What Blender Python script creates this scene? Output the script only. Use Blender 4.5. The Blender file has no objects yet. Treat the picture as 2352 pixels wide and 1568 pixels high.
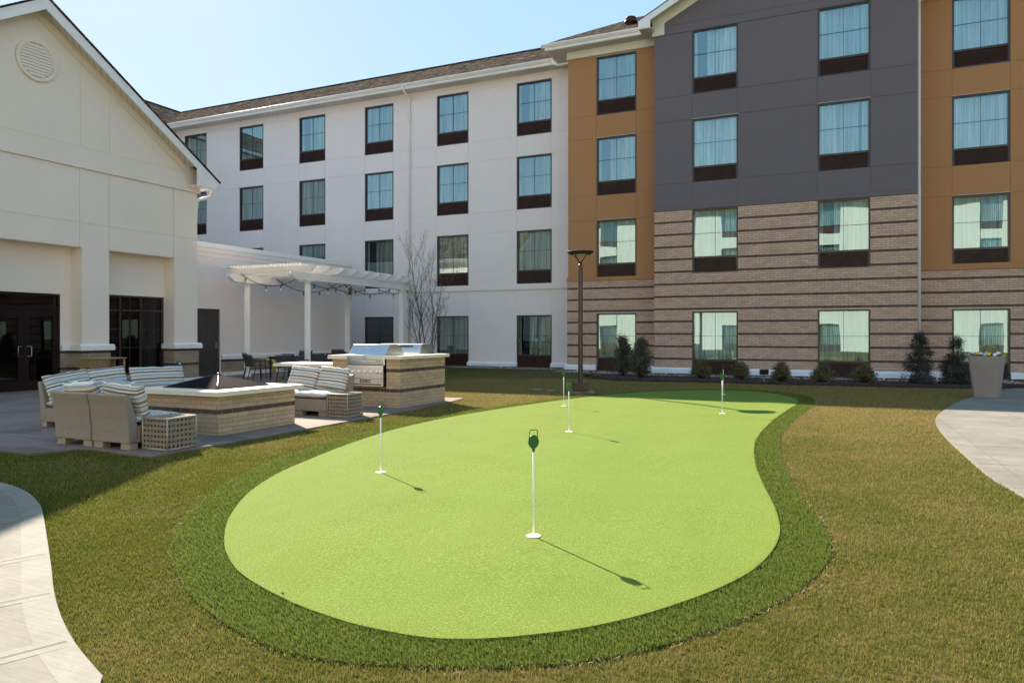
import bpy, bmesh, math, random
import numpy as np
from mathutils import Vector, Matrix, noise
from mathutils.geometry import delaunay_2d_cdt
random.seed(7)
rng = np.random.default_rng(11)
R = math.radians
SC = bpy.context.scene
COL = SC.collection

# ------------------------------------------------------------------ camera, sky, sun, exposure
YAW = R(24.507)
cam_d = bpy.data.cameras.new('camera')
cam = bpy.data.objects.new('camera', cam_d)
COL.objects.link(cam)
cam.location = (0, 0, 1.5)
cam.rotation_euler = (R(90), 0, YAW)
cam_d.sensor_width = 36
cam_d.lens = 36 * 1653 / 2352
cam_d.shift_y = -17 / 2352
cam_d.clip_start = 0.1
cam_d.clip_end = 2000
SC.camera = cam

SUN_EL = R(32.2)
sh, shx, shy = math.cos(SUN_EL), -0.818, 0.576          # horizontal direction towards the sun
n_ = math.hypot(shx, shy); shx /= n_; shy /= n_
sun_dir = Vector((shx * sh, shy * sh, math.sin(SUN_EL)))
sun_d = bpy.data.lights.new('sun', 'SUN')
sun = bpy.data.objects.new('sun', sun_d)
COL.objects.link(sun)
sun.location = sun_dir * 60
sun.rotation_euler = sun_dir.to_track_quat('Z', 'Y').to_euler()
sun_d.energy = 2.75
sun_d.angle = R(0.5)
sun_d.color = (1.0, 0.90, 0.74)

W = bpy.data.worlds.new('World'); SC.world = W; W.use_nodes = True
wn = W.node_tree.nodes; wl = W.node_tree.links
bg = wn['Background']
sky = wn.new('ShaderNodeTexSky'); sky.sky_type = 'NISHITA'
sky.sun_disc = False
sky.sun_elevation = SUN_EL
sky.sun_rotation = math.atan2(shx, shy)
sky.air_density = 1.0; sky.dust_density = 0.12; sky.ozone_density = 1.3
hs = wn.new('ShaderNodeHueSaturation'); hs.inputs['Saturation'].default_value = 4.3
hs.inputs['Hue'].default_value = 0.497
gm = wn.new('ShaderNodeGamma'); gm.inputs[1].default_value = 0.14       # evens out the glare round the sun
wl.new(sky.outputs[0], gm.inputs[0]); wl.new(gm.outputs[0], hs.inputs['Color']); wl.new(hs.outputs[0], bg.inputs[0])
bg.inputs[1].default_value = 0.15
SC.view_settings.view_transform = 'Standard'; SC.view_settings.look = 'None'
SC.view_settings.exposure = 2.5; SC.view_settings.gamma = 1.0
SC.cycles.max_bounces = 8; SC.cycles.transparent_max_bounces = 12
SC.cycles.caustics_reflective = False; SC.cycles.caustics_refractive = False

# ------------------------------------------------------------------ material helpers
MATS = {}
class NT:
    def __init__(s, name):
        s.m = bpy.data.materials.new(name); s.m.use_nodes = True
        s.n = s.m.node_tree.nodes; s.l = s.m.node_tree.links
        s.p = s.n['Principled BSDF']; s.out = s.n['Material Output']
        MATS[name] = s.m
    def new(s, t, **kw):
        nd = s.n.new(t)
        for k, v in kw.items(): setattr(nd, k, v)
        return nd
    def pos(s): return s.new('ShaderNodeNewGeometry').outputs['Position']
    def objc(s): return s.new('ShaderNodeTexCoord').outputs['Object']
    def scale(s, vec, sc):
        mp = s.new('ShaderNodeMapping'); mp.inputs['Scale'].default_value = sc
        s.l.new(vec, mp.inputs[0]); return mp.outputs[0]
    def noise(s, vec, scale, detail=3, rough=.55, dist=0):
        nd = s.new('ShaderNodeTexNoise'); nd.inputs['Scale'].default_value = scale
        nd.inputs['Detail'].default_value = detail; nd.inputs['Roughness'].default_value = rough
        nd.inputs['Distortion'].default_value = dist
        if vec is not None: s.l.new(vec, nd.inputs['Vector'])
        return nd.outputs['Fac']
    def ramp(s, fac, stops, interp='LINEAR'):
        nd = s.new('ShaderNodeValToRGB'); cr = nd.color_ramp; cr.interpolation = interp
        while len(cr.elements) < len(stops): cr.elements.new(0.5)
        for e, (p, c) in zip(cr.elements, stops): e.position = p
        for e, (p, c) in zip(cr.elements, stops):
            e.color = (c, c, c, 1) if isinstance(c, (int, float)) else (*c, 1)
        s.l.new(fac, nd.inputs[0]); return nd.outputs[0]
    def mix(s, f, a, b, mode='MIX'):
        nd = s.new('ShaderNodeMix', data_type='RGBA', blend_type=mode)
        for sock, v in ((nd.inputs[0], f), (nd.inputs[6], a), (nd.inputs[7], b)):
            if isinstance(v, bpy.types.NodeSocket): s.l.new(v, sock)
            elif isinstance(v, (int, float)): sock.default_value = v
            else: sock.default_value = (*v, 1)
        return nd.outputs[2]
    def lin(s, v, a, b):
        nd = s.new('ShaderNodeMapRange'); nd.inputs[1].default_value = a; nd.inputs[2].default_value = b
        s.l.new(v, nd.inputs[0]); return nd.outputs[0]
    def math(s, op, a, b=0.0, c=None):
        nd = s.new('ShaderNodeMath', operation=op)
        for i, v in enumerate((a, b, c)):
            if v is None: continue
            if isinstance(v, bpy.types.NodeSocket): s.l.new(v, nd.inputs[i])
            else: nd.inputs[i].default_value = v
        return nd.outputs[0]
    def sep(s, v):
        nd = s.new('ShaderNodeSeparateXYZ'); s.l.new(v, nd.inputs[0]); return nd.outputs
    def comb(s, x, y, z):
        nd = s.new('ShaderNodeCombineXYZ')
        for i, v in enumerate((x, y, z)):
            if isinstance(v, bpy.types.NodeSocket): s.l.new(v, nd.inputs[i])
            else: nd.inputs[i].default_value = v
        return nd.outputs[0]
    def bump(s, h, strength=.3, dist=.01):
        nd = s.new('ShaderNodeBump'); nd.inputs['Strength'].default_value = strength
        nd.inputs['Distance'].default_value = dist
        s.l.new(h, nd.inputs['Height']); s.l.new(nd.outputs[0], s.p.inputs['Normal']); return nd
    def col(s, c):
        if isinstance(c, bpy.types.NodeSocket): s.l.new(c, s.p.inputs['Base Color'])
        else: s.p.inputs['Base Color'].default_value = (*c, 1)
    def set(s, rough=.8, metal=0., spec=.5):
        s.p.inputs['Roughness'].default_value = rough; s.p.inputs['Metallic'].default_value = metal
        s.p.inputs['Specular IOR Level'].default_value = spec

def plain(name, c, rough=.7, metal=0., spec=.5, var=.12, vs=3., bump=0., bs=60):
    t = NT(name); p = t.objc()
    f = t.noise(p, vs, 4)
    c2 = tuple(x * (1 - var) for x in c); c1 = tuple(min(1, x * (1 + var)) for x in c)
    t.col(t.ramp(f, [(.3, c2), (.7, c1)])); t.set(rough, metal, spec)
    if bump: t.bump(t.noise(p, bs, 3), bump, .01)
    return t.m

def stucco(name, c):
    t = NT(name); p = t.pos()
    f = t.noise(p, .5, 6, .65)
    g = t.noise(t.scale(p, (1.2, 1.2, .25)), 2.0, 4)
    a = t.ramp(f, [(.3, tuple(x * .97 for x in c)), (.7, tuple(min(1, x * 1.02) for x in c))])
    b = t.mix(t.math('MULTIPLY', t.ramp(g, [(.45, 0), (.75, 1)]), .05), a, tuple(x * .72 for x in c))
    fine = t.noise(p, 140, 2)
    t.col(t.mix(.10, b, t.ramp(fine, [(.3, .25), (.7, 1.)]), 'MULTIPLY')); t.set(.88, 0, .3)
    t.bump(fine, .35, .006)
    return t.m

def brick(name, light, dark, mortar, blen, course, zoff, period, darkrow, mort=.009):
    """running-bond brick in world coordinates: every period-th course is dark"""
    t = NT(name); x, y, z = t.sep(t.pos())[:3]
    zz = t.math('SUBTRACT', z, zoff)
    row = t.math('FLOOR', t.math('DIVIDE', zz, course))
    md = t.math('FLOORED_MODULO', row, float(period))
    isd = t.math('COMPARE', md, float(darkrow), .2)
    h = t.math('ADD', x, y)
    vec = t.comb(h, zz, 0.)
    br = t.new('ShaderNodeTexBrick'); br.offset = .5; br.squash = 1.0
    br.inputs['Scale'].default_value = 1.0
    br.inputs['Brick Width'].default_value = blen; br.inputs['Row Height'].default_value = course
    br.inputs['Mortar Size'].default_value = mort / 2 * 1.0; br.inputs['Mortar Smooth'].default_value = .15
    br.inputs['Color1'].default_value = (.2, .2, .2, 1); br.inputs['Color2'].default_value = (.8, .8, .8, 1)
    br.inputs['Mortar'].default_value = (.5, .5, .5, 1)
    t.l.new(vec, br.inputs['Vector'])
    n1 = t.noise(t.pos(), 9, 5, .7)
    var = t.math('ADD', t.math('MULTIPLY', t.sep(br.outputs['Color'])[0], .6), t.math('MULTIPLY', n1, .4))
    cl = t.ramp(var, [(.15, tuple(v * .76 for v in light)), (.5, light), (.85, tuple(v * 1.16 for v in light))])
    cd = t.ramp(var, [(.2, tuple(v * .7 for v in dark)), (.8, tuple(v * 1.5 for v in dark))])
    body = t.mix(isd, cl, cd)
    body = t.mix(.18, body, t.ramp(t.noise(t.pos(), 160, 2), [(.3, .3), (.7, 1.)]), 'MULTIPLY')
    t.col(t.mix(br.outputs['Fac'], body, mortar)); t.set(.85, 0, .3)
    hgt = t.math('ADD', t.math('SUBTRACT', 1.0, br.outputs['Fac']), t.math('MULTIPLY', t.noise(t.pos(), 90, 3), .25))
    t.bump(hgt, .7, .008)
    return t.m

M_white = stucco('white_stucco', (.90, .785, .735))
M_cream = stucco('cream_stucco', (.88, .755, .64))
M_opp = stucco('pale_stucco', (.80, .78, .68))
M_trim = plain('cream_trim', (.72, .68, .58), .6, var=.05, vs=1)
M_orange = stucco('ochre_stucco', (.47, .225, .098))
M_grey = stucco('charcoal_stucco', (.172, .143, .150))
M_brick = brick('facade_brick', (.63, .415, .305), (.12, .068, .052), (.18, .112, .08), .245, .07558, 5.588 - .0378 - 40 * .4535, 6, 0)
M_brick_pit = brick('tan_brick', (.56, .395, .25), (.085, .06, .048), (.30, .215, .14), .205, .067, 0., 6, 5, .008)
M_whitemetal = plain('white_metal', (.86, .81, .77), .35, var=.04, vs=2)
M_base = plain('base_flashing', (.80, .81, .84), .3, var=.05, vs=2)
M_bronze = plain('bronze_frame', (.052, .032, .027), .35, var=.15, vs=4)
M_dark = plain('dark_louver', (.060, .029, .024), .5, var=.2, vs=5)
M_core = plain('interior_dark', (.02, .018, .018), .9)
M_lightline = plain('flashing_line', (.55, .52, .46), .5, var=.05)

def curtain_mat(name, c, lace):
    t = NT(name); p = t.objc()
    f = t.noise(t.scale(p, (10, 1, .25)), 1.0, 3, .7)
    a = t.ramp(f, [(.36, tuple(v * .38 for v in c)), (.62, c)])  # dark streaks in the cloth colour paint the shade of the folds
    if lace:
        w = t.new('ShaderNodeTexVoronoi', feature='DISTANCE_TO_EDGE'); w.inputs['Scale'].default_value = 9
        t.l.new(t.scale(p, (1, .0, .8)), w.inputs['Vector'])
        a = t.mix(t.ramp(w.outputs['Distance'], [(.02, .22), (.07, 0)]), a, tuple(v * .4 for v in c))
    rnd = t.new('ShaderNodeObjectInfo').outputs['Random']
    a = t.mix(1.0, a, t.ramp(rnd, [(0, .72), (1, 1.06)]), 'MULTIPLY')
    t.col(a); t.set(.9, 0, .1); return t.m
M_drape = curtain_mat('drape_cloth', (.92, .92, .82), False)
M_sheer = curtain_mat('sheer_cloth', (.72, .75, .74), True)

def glass_mat(name, tint, refl, rc, wob=.05, fk=1.0):
    t = NT(name); t.n.remove(t.p)
    tr = t.new('ShaderNodeBsdfTransparent'); tr.inputs[0].default_value = (*tint, 1)
    gl = t.new('ShaderNodeBsdfGlossy'); gl.inputs['Roughness'].default_value = .004
    gl.inputs['Color'].default_value = (*rc, 1)
    bp = t.new('ShaderNodeBump'); bp.inputs['Strength'].default_value = wob; bp.inputs['Distance'].default_value = .05
    t.l.new(t.noise(t.pos(), .9, 0), bp.inputs['Height'])
    t.l.new(bp.outputs[0], gl.inputs['Normal'])
    lw = t.new('ShaderNodeLayerWeight'); lw.inputs[0].default_value = .35
    f = t.math('ADD', t.math('MULTIPLY', lw.outputs['Fresnel'], fk), refl)
    f = t.math('MINIMUM', f, .95)
    mx = t.new('ShaderNodeMixShader'); t.l.new(f, mx.inputs[0])
    t.l.new(tr.outputs[0], mx.inputs[1]); t.l.new(gl.outputs[0], mx.inputs[2])
    t.l.new(mx.outputs[0], t.out.inputs[0]); return t.m
M_glass = glass_mat('window_glass', (.87, .97, .93), .25, (.69, .94, 1.0))
M_darkglass = glass_mat('dark_glass', (.30, .27, .28), .03, (.8, .8, .85), .02, .35)

def shingle():
    t = NT('roof_shingle'); x, y, z = t.sep(t.pos())[:3]
    br = t.new('ShaderNodeTexBrick'); br.offset = .37; br.offset_frequency = 3
    br.inputs['Scale'].default_value = 1.; br.inputs['Brick Width'].default_value = .30
    br.inputs['Row Height'].default_value = .062; br.inputs['Mortar Size'].default_value = .006
    br.inputs['Color1'].default_value = (.055, .042, .036, 1); br.inputs['Color2'].default_value = (.20, .155, .12, 1)
    br.inputs['Mortar'].default_value = (.012, .01, .01, 1)
    t.l.new(t.comb(t.math('ADD', x, y), z, 0.), br.inputs['Vector'])
    t.col(t.mix(.9, br.outputs['Color'], t.ramp(t.noise(t.scale(t.pos(), (5.5, 1.6, 1.6)), 1.0, 5, .8), [(.40, .30), (.60, 1.5)]), 'MULTIPLY'))
    t.set(1.0, 0, 0.0); t.bump(br.outputs['Fac'], .6, -.02); return t.m
M_shingle = shingle()

def soffit():
    t = NT('ribbed_soffit'); x, y, z = t.sep(t.pos())[:3]
    s = t.math('ADD', x, y)
    f = t.math('FRACT', t.math('MULTIPLY', s, 5.0))
    t.col(t.ramp(f, [(0, .16), (.08, (.62, .59, .52)), (.92, (.62, .59, .52)), (1, .16)])); t.set(.6)
    return t.m
M_soffit = soffit()

# ------------------------------------------------------------------ mesh helpers
class MB:
    def __init__(s, mats=None):
        s.v = []; s.f = []; s.mi = []; s.sm = []
    def add(s, vs, fs, m=0, smooth=False):
        o = len(s.v); s.v += [tuple(p) for p in vs]
        for f in fs: s.f.append([i + o for i in f]); s.mi.append(m); s.sm.append(smooth)
    def box(s, a, b, m=0):
        x0, y0, z0 = a; x1, y1, z1 = b
        s.add([(x0, y0, z0), (x1, y0, z0), (x1, y1, z0), (x0, y1, z0), (x0, y0, z1), (x1, y0, z1), (x1, y1, z1), (x0, y1, z1)],
              [(3, 2, 1, 0), (4, 5, 6, 7), (0, 1, 5, 4), (1, 2, 6, 5), (2, 3, 7, 6), (3, 0, 4, 7)], m)
    def prism(s, poly, fn, d0, d1, m=0):
        """poly: (a, z) points; fn(a, d, z) -> world"""
        n = len(poly)
        s.add([fn(a, d0, z) for a, z in poly] + [fn(a, d1, z) for a, z in poly],
              [list(range(n)), list(range(2 * n - 1, n - 1, -1))] + [(i, i + n, (i + 1) % n + n, (i + 1) % n) for i in range(n)], m)
    def tube(s, pts, r, n=8, m=0, cap=True):
        pts = [Vector(p) for p in pts]; rs = r if isinstance(r, (list, tuple)) else [r] * len(pts)
        vs = []; fs = []
        up = None
        for i, p in enumerate(pts):
            d = (pts[min(i + 1, len(pts) - 1)] - pts[max(i - 1, 0)])
            if d.length < 1e-9: d = Vector((0, 0, 1))
            d.normalize()
            if up is None: up = d.cross(Vector((0, 0, 1)) if abs(d.z) < .9 else Vector((1, 0, 0)))
            a = up - d * up.dot(d)
            if a.length < 1e-5: a = d.orthogonal()
            a.normalize(); b = d.cross(a).normalized(); up = a
            for k in range(n):
                t = 2 * math.pi * k / n
                vs.append(p + (a * math.cos(t) + b * math.sin(t)) * rs[i])
        for i in range(len(pts) - 1):
            for k in range(n):
                fs.append((i * n + k, i * n + (k + 1) % n, (i + 1) * n + (k + 1) % n, (i + 1) * n + k))
        if cap: fs.append(list(range(n - 1, -1, -1))); fs.append([(len(pts) - 1) * n + k for k in range(n)])
        s.add(vs, fs, m, True)
    def lathe(s, prof, c=(0, 0, 0), n=24, m=0):
        vs = []; fs = []
        for r, z in prof:
            for k in range(n):
                t = 2 * math.pi * k / n; vs.append((c[0] + r * math.cos(t), c[1] + r * math.sin(t), c[2] + z))
        for i in range(len(prof) - 1):
            for k in range(n): fs.append((i * n + k, i * n + (k + 1) % n, (i + 1) * n + (k + 1) % n, (i + 1) * n + k))
        fs.append(list(range(n - 1, -1, -1))); fs.append([(len(prof) - 1) * n + k for k in range(n)])
        s.add(vs, fs, m, True)
    def build(s, name, mats, parent=None, loc=None, rot=None, world=True, auto=None):
        """vertices in world coordinates unless loc is given (then local to loc)"""
        me = bpy.data.meshes.new(name)
        off = Vector((0, 0, 0))
        if loc is None and parent is not None and world:
            p = parent
            while p is not None: off += Vector(p.location); p = p.parent
        vs = [(x - off[0], y - off[1], z - off[2]) for x, y, z in s.v]
        me.from_pydata(vs, [], s.f)
        me.polygons.foreach_set('material_index', s.mi); me.polygons.foreach_set('use_smooth', s.sm)
        for mt in (mats if isinstance(mats, (list, tuple)) else [mats]): me.materials.append(mt)
        me.update()
        bm = bmesh.new(); bm.from_mesh(me); bmesh.ops.recalc_face_normals(bm, faces=bm.faces); bm.to_mesh(me); bm.free()
        if auto: me.set_sharp_from_angle(angle=R(auto))
        o = bpy.data.objects.new(name, me); COL.objects.link(o)
        if parent is not None: o.parent = parent
        if loc is not None: o.location = loc
        if rot is not None: o.rotation_euler = rot
        return o

def bevel(o, w=.01, seg=2):
    md = o.modifiers.new('bevel', 'BEVEL'); md.width = w; md.segments = seg; md.limit_method = 'ANGLE'
    md.angle_limit = R(35); return o

def tag(o, label=None, cat=None, group=None, kind=None):
    if label: o['label'] = label
    if cat: o['category'] = cat
    if group: o['group'] = group
    if kind: o['kind'] = kind
    return o
def thing(name, label, cat, loc=(0, 0, 0), rz=0, group=None):
    o = bpy.data.objects.new(name, None); COL.objects.link(o); o.empty_display_size = .2
    o.location = loc; o.rotation_euler = (0, 0, rz); return tag(o, label, cat, group)
def dup(root, loc=None, rz=None, label=None, group=None, parent=None):
    def cp(o, par):
        c = o.copy(); COL.objects.link(c); c.parent = par
        for ch in list(o.children): cp(ch, c)
        return c
    c = cp(root, parent)
    if loc is not None: c.location = loc
    if rz is not None: c.rotation_euler = (0, 0, rz)
    if label: c['label'] = label
    if group: c['group'] = group
    return c

def inset(poly, g):
    n = len(poly); area = sum(poly[i][0] * poly[(i + 1) % n][1] - poly[(i + 1) % n][0] * poly[i][1] for i in range(n))
    if area < 0: poly = poly[::-1]
    out = []
    for i in range(n):
        p0, p1, p2 = Vector(poly[i - 1]), Vector(poly[i]), Vector(poly[(i + 1) % n])
        a = (p1 - p0).normalized(); b = (p2 - p1).normalized()
        na = Vector((-a.y, a.x)); nb = Vector((-b.y, b.x))
        k = 1 + na.dot(nb)
        out.append(tuple(p1 + (na + nb) * (g / max(k, .15))))
    return out

def panel_wall(mb, fn, xs, zs, holes, g=.007, d=.014, back=.22, skip=()):
    """EIFS panels with open joints in front of a backing wall; holes = (x0,x1,z0,z1)"""
    for i in range(len(xs) - 1):
        for j in range(len(zs) - 1):
            x0, x1, z0, z1 = xs[i], xs[i + 1], zs[j], zs[j + 1]
            cx, cz = (x0 + x1) / 2, (z0 + z1) / 2
            if any(h[0] < cx < h[1] and h[2] < cz < h[3] for h in holes): continue
            mb.prism([(x0 + g, z0 + g), (x1 - g, z0 + g), (x1 - g, z1 - g), (x0 + g, z1 - g)], fn, 0, d + .004)
            mb.prism([(x0, z0), (x1, z0), (x1, z1), (x0, z1)], fn, d, back)
def flat_wall(mb, fn, xs, zs, holes, back=.22, d0=0.):
    for i in range(len(xs) - 1):
        for j in range(len(zs) - 1):
            x0, x1, z0, z1 = xs[i], xs[i + 1], zs[j], zs[j + 1]
            cx, cz = (x0 + x1) / 2, (z0 + z1) / 2
            if any(h[0] < cx < h[1] and h[2] < cz < h[3] for h in holes): continue
            mb.prism([(x0, z0), (x1, z0), (x1, z1), (x0, z1)], fn, d0, back)

# ------------------------------------------------------------------ the window unit (local: x right, y into wall, z down from head)
def wavy(mb, x0, x1, z0, z1, y, amp, wl, seed, m=0, gather=0.):
    n = max(8, int((x1 - x0) / .018)); rr = random.Random(seed); ph = rr.random() * 6
    zsn = 6; vs = []; fs = []
    for j in range(zsn + 1):
        tz = j / zsn
        for i in range(n + 1):
            x = x0 + (x1 - x0) * i / n
            w = amp * (math.sin(x / wl * 6.283 + ph + .8 * math.sin(x * 5 + seed)) + .4 * math.sin(x / wl * 13.1 + seed + tz * 1.5))
            xx = x + gather * tz * (x - (x0 + x1) / 2)
            vs.append((xx, y + w * (.7 + .5 * (1 - tz)), z0 + (z1 - z0) * tz))
    for j in range(zsn):
        for i in range(n): fs.append((j * (n + 1) + i, j * (n + 1) + i + 1, (j + 1) * (n + 1) + i + 1, (j + 1) * (n + 1) + i))
    mb.add(vs, fs, m, True)
WPROTO = {}
def window_parts(w, variant, grille='ptac'):
    key = (w, variant, grille)
    if key in WPROTO: return WPROTO[key]
    H = 2.32; zb = -1.72; f = MB()
    def bar(x0, x1, z0, z1, y0=.012, y1=.13, m=0): f.box((x0, y0, z0), (x1, y1, z1), m)
    t = .055
    bar(0, t, -H, 0); bar(w - t, w, -H, 0); bar(t, w - t, -t, 0); bar(t, w - t, -H, -H + .045)
    bar(t, w - t, zb - .07, zb)
    bar(w / 2 - .0065, w / 2 + .0065, zb, -t, .062, .075); bar(t, w / 2 - .0065, -.896, -.884, .062, .075); bar(w / 2 + .0065, w - t, -.896, -.884, .062, .075)
    f.box((-.01, -.012, .002), (w + .01, .03, .016), 1)
    fm = MB(); 
    g = MB(); g.add([(t, .085, zb), (w - t, .085, zb), (w - t, .085, -t), (t, .085, -t)], [(0, 1, 2, 3)])
    c = MB()
    lw_, rw_ = [(.30, .30), (.12, .42), (.34, .14), (.22, .22), (.52, .20), (.10, .62)][variant % 6]
    if grille != 'dark':
        wavy(c, t, t + lw_, zb, -t, .20, .034, .09, variant * 3 + 1, 0, -.1)
        wavy(c, w - t - rw_, w - t, zb, -t, .20, .034, .09, variant * 3 + 2, 0, -.1)
        sx0, sx1 = [(0, 1), (0, 1), (0, 1), (.06, 1), (0, .80), (.30, 1)][variant % 6]
        wavy(c, t + (w - 2 * t) * sx0, t + (w - 2 * t) * sx1, zb, -t, .28, .034, .13, variant * 3 + 5, 1)
    else:
        for k in range(40): c.box((t, .12, -.1 - k * .0405), (w - t, .15, -.072 - k * .0405), 2)
    v = MB(); z0, z1 = -H + .045, zb - .07
    v.box((t, .07, z0), (w - t, .10, z1))
    ns = 15
    for k in range(ns):
        z = z0 + (z1 - z0) * (k + .5) / ns
        v.add([(t + .03, .07, z - .012), (w - t - .03, .07, z - .012), (w - t - .03, .045, z + .004), (t + .03, .045, z + .004)], [(0, 1, 2, 3)])
    if variant % 2: v.box((t + .25, .052, z1 - .06), (w - t - .25, .066, z1 - .045))
    WPROTO[key] = (f, g, c, v)
    return WPROTO[key]
WMESH = {}
def add_window(parent, x, y, ztop, w, variant, grille='ptac', rz=0):
    key = (w, variant, grille); base = Vector((x, y, ztop)) - Vector(parent.location)
    if key not in WMESH:
        f, g, c, v = window_parts(w, variant, grille)
        fo = f.build('window', [M_bronze, M_lightline], parent, loc=base)
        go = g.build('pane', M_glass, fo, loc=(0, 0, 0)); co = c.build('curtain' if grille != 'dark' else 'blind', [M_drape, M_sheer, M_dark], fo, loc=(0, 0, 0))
        vo = v.build('vent_grille', M_dark, fo, loc=(0, 0, 0))
        fo.rotation_euler = (0, 0, rz); WMESH[key] = fo; return fo
    src = WMESH[key]
    return dup(src, loc=base, rz=rz, parent=parent)

# ================================================================== HOTEL (four storeys, four bays)
hotel = thing('hotel_building', 'four storey hotel with white, ochre and charcoal bays, banded brick base and grey shingle roof', 'building', (-10, 28, 0))
fY = lambda Y: (lambda a, d, z: (a, Y + d, z))
TOPS = [2.32, 6.02, 9.28, 12.50]
WH = 2.32
# --- white wing
YW = 28.9
wx = [-33.2 + 4.05 * k for k in range(6)]
holes = [(x, x + 1.65, t - WH, t) for x in wx for t in TOPS]
xs = sorted([-34.4, -10.02] + [v for x in wx for v in (x, x + 1.65)])
wall = MB()
panel_wall(wall, fY(YW), xs, [3.62, 3.70, 6.02, 6.96, 9.28, 10.18, 12.50, 12.86], holes)
panel_wall(wall, fY(YW), xs, [0., 2.32, 3.45], holes)
wall.box((-34.4, YW - .045, 3.45), (-10.02, YW + .2, 3.62))
wall.build('wall', M_white, hotel)
trim = MB()
edges = sorted([-34.4] + [v for x in wx for v in (x, x + 1.65)] + [-10.1])
for a, b in zip(edges[::2], edges[1::2]):
    trim = MB(); trim.prism([(YW - .11, .07), (YW + .01, .07), (YW + .01, .27), (YW - .03, .25), (YW - .11, .19)], lambda y, d, z, a=a: (d, y, z), a - .03, b + .03); trim.build('base_trim', M_base, hotel)
# --- ochre left bay
YB = 27.45
bL = (-8.82, -7.20); bR = [(3.34, 4.94), (8.3, 9.9)]
wall = MB()
holes = [(bL[0], bL[1], t - WH, t) for t in TOPS]
panel_wall(wall, fY(YB), [-10.02, bL[0], bL[1], -6.26], [3.76, 6.02, 7.0, 9.28, 10.18, 12.50, 12.57], holes)
wall.box((-10.02, YB + .22, 3.7), (-9.82, YW + .3, 12.9))
wall.box((-10.07, YB - .05, 3.63), (-6.26, YB + .2, 3.76))
wall.build('wall', M_orange, hotel)
wall = MB(); flat_wall(wall, fY(YB - .01), [-10.05, bL[0], bL[1], -6.26], [.26, 2.32, 3.63], holes, .25)
wall.box((-10.05, YB + .24, .0), (-9.85, YW, 3.65)); wall.build('brick_wall', M_brick, hotel)
wall = MB(); panel_wall(wall, fY(YB - .04), [-10.07, -6.26], [12.57, 12.87], [], .0); wall.build('frieze', M_trim, hotel)
# --- ochre right bay
holes = [(a, b, t - WH, t) for a, b in bR for t in TOPS]
xr = [2.27, bR[0][0], bR[0][1], bR[1][0], bR[1][1], 12.0]
wall = MB(); panel_wall(wall, fY(YB), xr, [3.79, 6.02, 7.0, 9.28, 10.18, 12.50, 12.57], holes)
wall.box((2.3, YB - .05, 3.60), (12.0, YB + .2, 3.79)); wall.build('wall', M_orange, hotel)
wall = MB(); flat_wall(wall, fY(YB - .01), xr, [.26, 2.32, 3.60], holes, .25); wall.build('brick_wall', M_brick, hotel)
wall = MB(); panel_wall(wall, fY(YB - .04), [2.32, 12.0], [12.57, 12.87], [], .0); wall.build('frieze', M_trim, hotel)
# --- charcoal gabled bay
YG = 26.45
gx = [(-4.88, -3.28), (-.69, .91)]
holes = [(a, b, t - WH, t) for a, b in gx for t in TOPS]
wall = MB()
panel_wall(wall, fY(YG), [-6.26, gx[0][0], gx[0][1], gx[1][0], gx[1][1], 2.27], [6.15, 7.0, 9.28, 10.18, 12.48], holes, .009)
wall.prism([(-6.26 + .0, 6.02), (2.27, 6.02), (2.27, 6.15), (-6.26, 6.15)], fY(YG - .02), 0, .22)
for a, b in ((-4.88, -3.28), (-.69, .91)): pass
gxc = -1.995
def gz(x, z0): return z0 + .5 * (4.265 - abs(x - gxc)) 
gp = [(-6.26, 12.48), (2.27, 12.48), (2.27, 12.79), (-6.26, 12.79)]
wall.prism(inset(gp, .006), fY(YG), -.012, .02)
wall.prism(inset([(-6.26, 12.79), (gxc, 12.79), (gxc, 15.1), (-6.26, 12.97)], .006), fY(YG), 0, .02)
wall.prism(inset([(gxc, 12.79), (2.27, 12.79), (2.27, 12.97), (gxc, 15.1)], .006), fY(YG), 0, .02)
wall.prism([(-6.26, 12.48), (2.27, 12.48), (2.27, 12.97), (gxc, 15.1), (-6.26, 12.97)], fY(YG), .014, .2)
wall.box((-6.26, YG + .22, 6.0), (-6.06, 27.7, 12.9)); wall.box((2.07, YG + .22, 6.0), (2.27, 27.7, 12.9))
wall.build('wall', M_grey, hotel)
wall = MB(); flat_wall(wall, fY(YG), [-6.26, gx[0][0], gx[0][1], gx[1][0], gx[1][1], 2.27], [.24, 2.32, 3.70, 6.02], holes, .25)
wall.box((-6.26, YG + .25, .0), (-6.04, 27.6, 6.0)); wall.box((2.05, YG + .25, .0), (2.27, 27.6, 6.0)); wall.build('brick_wall', M_brick, hotel)
fr = MB()
fr.prism([(-6.33, 12.49), (-5.88, 12.49), (-5.88, 12.92), (gxc, 14.86), (gxc, 15.26), (-6.33, 13.09)], fY(YG - .05), 0, .04)
fr.prism([(gxc, 14.86), (2 * gxc + 5.88, 12.92), (2 * gxc + 5.88, 12.49), (2 * gxc + 6.33, 12.49), (2 * gxc + 6.33, 13.09), (gxc, 15.26)], fY(YG - .05), 0, .04)
fr.build('frieze', M_trim, hotel)
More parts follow.
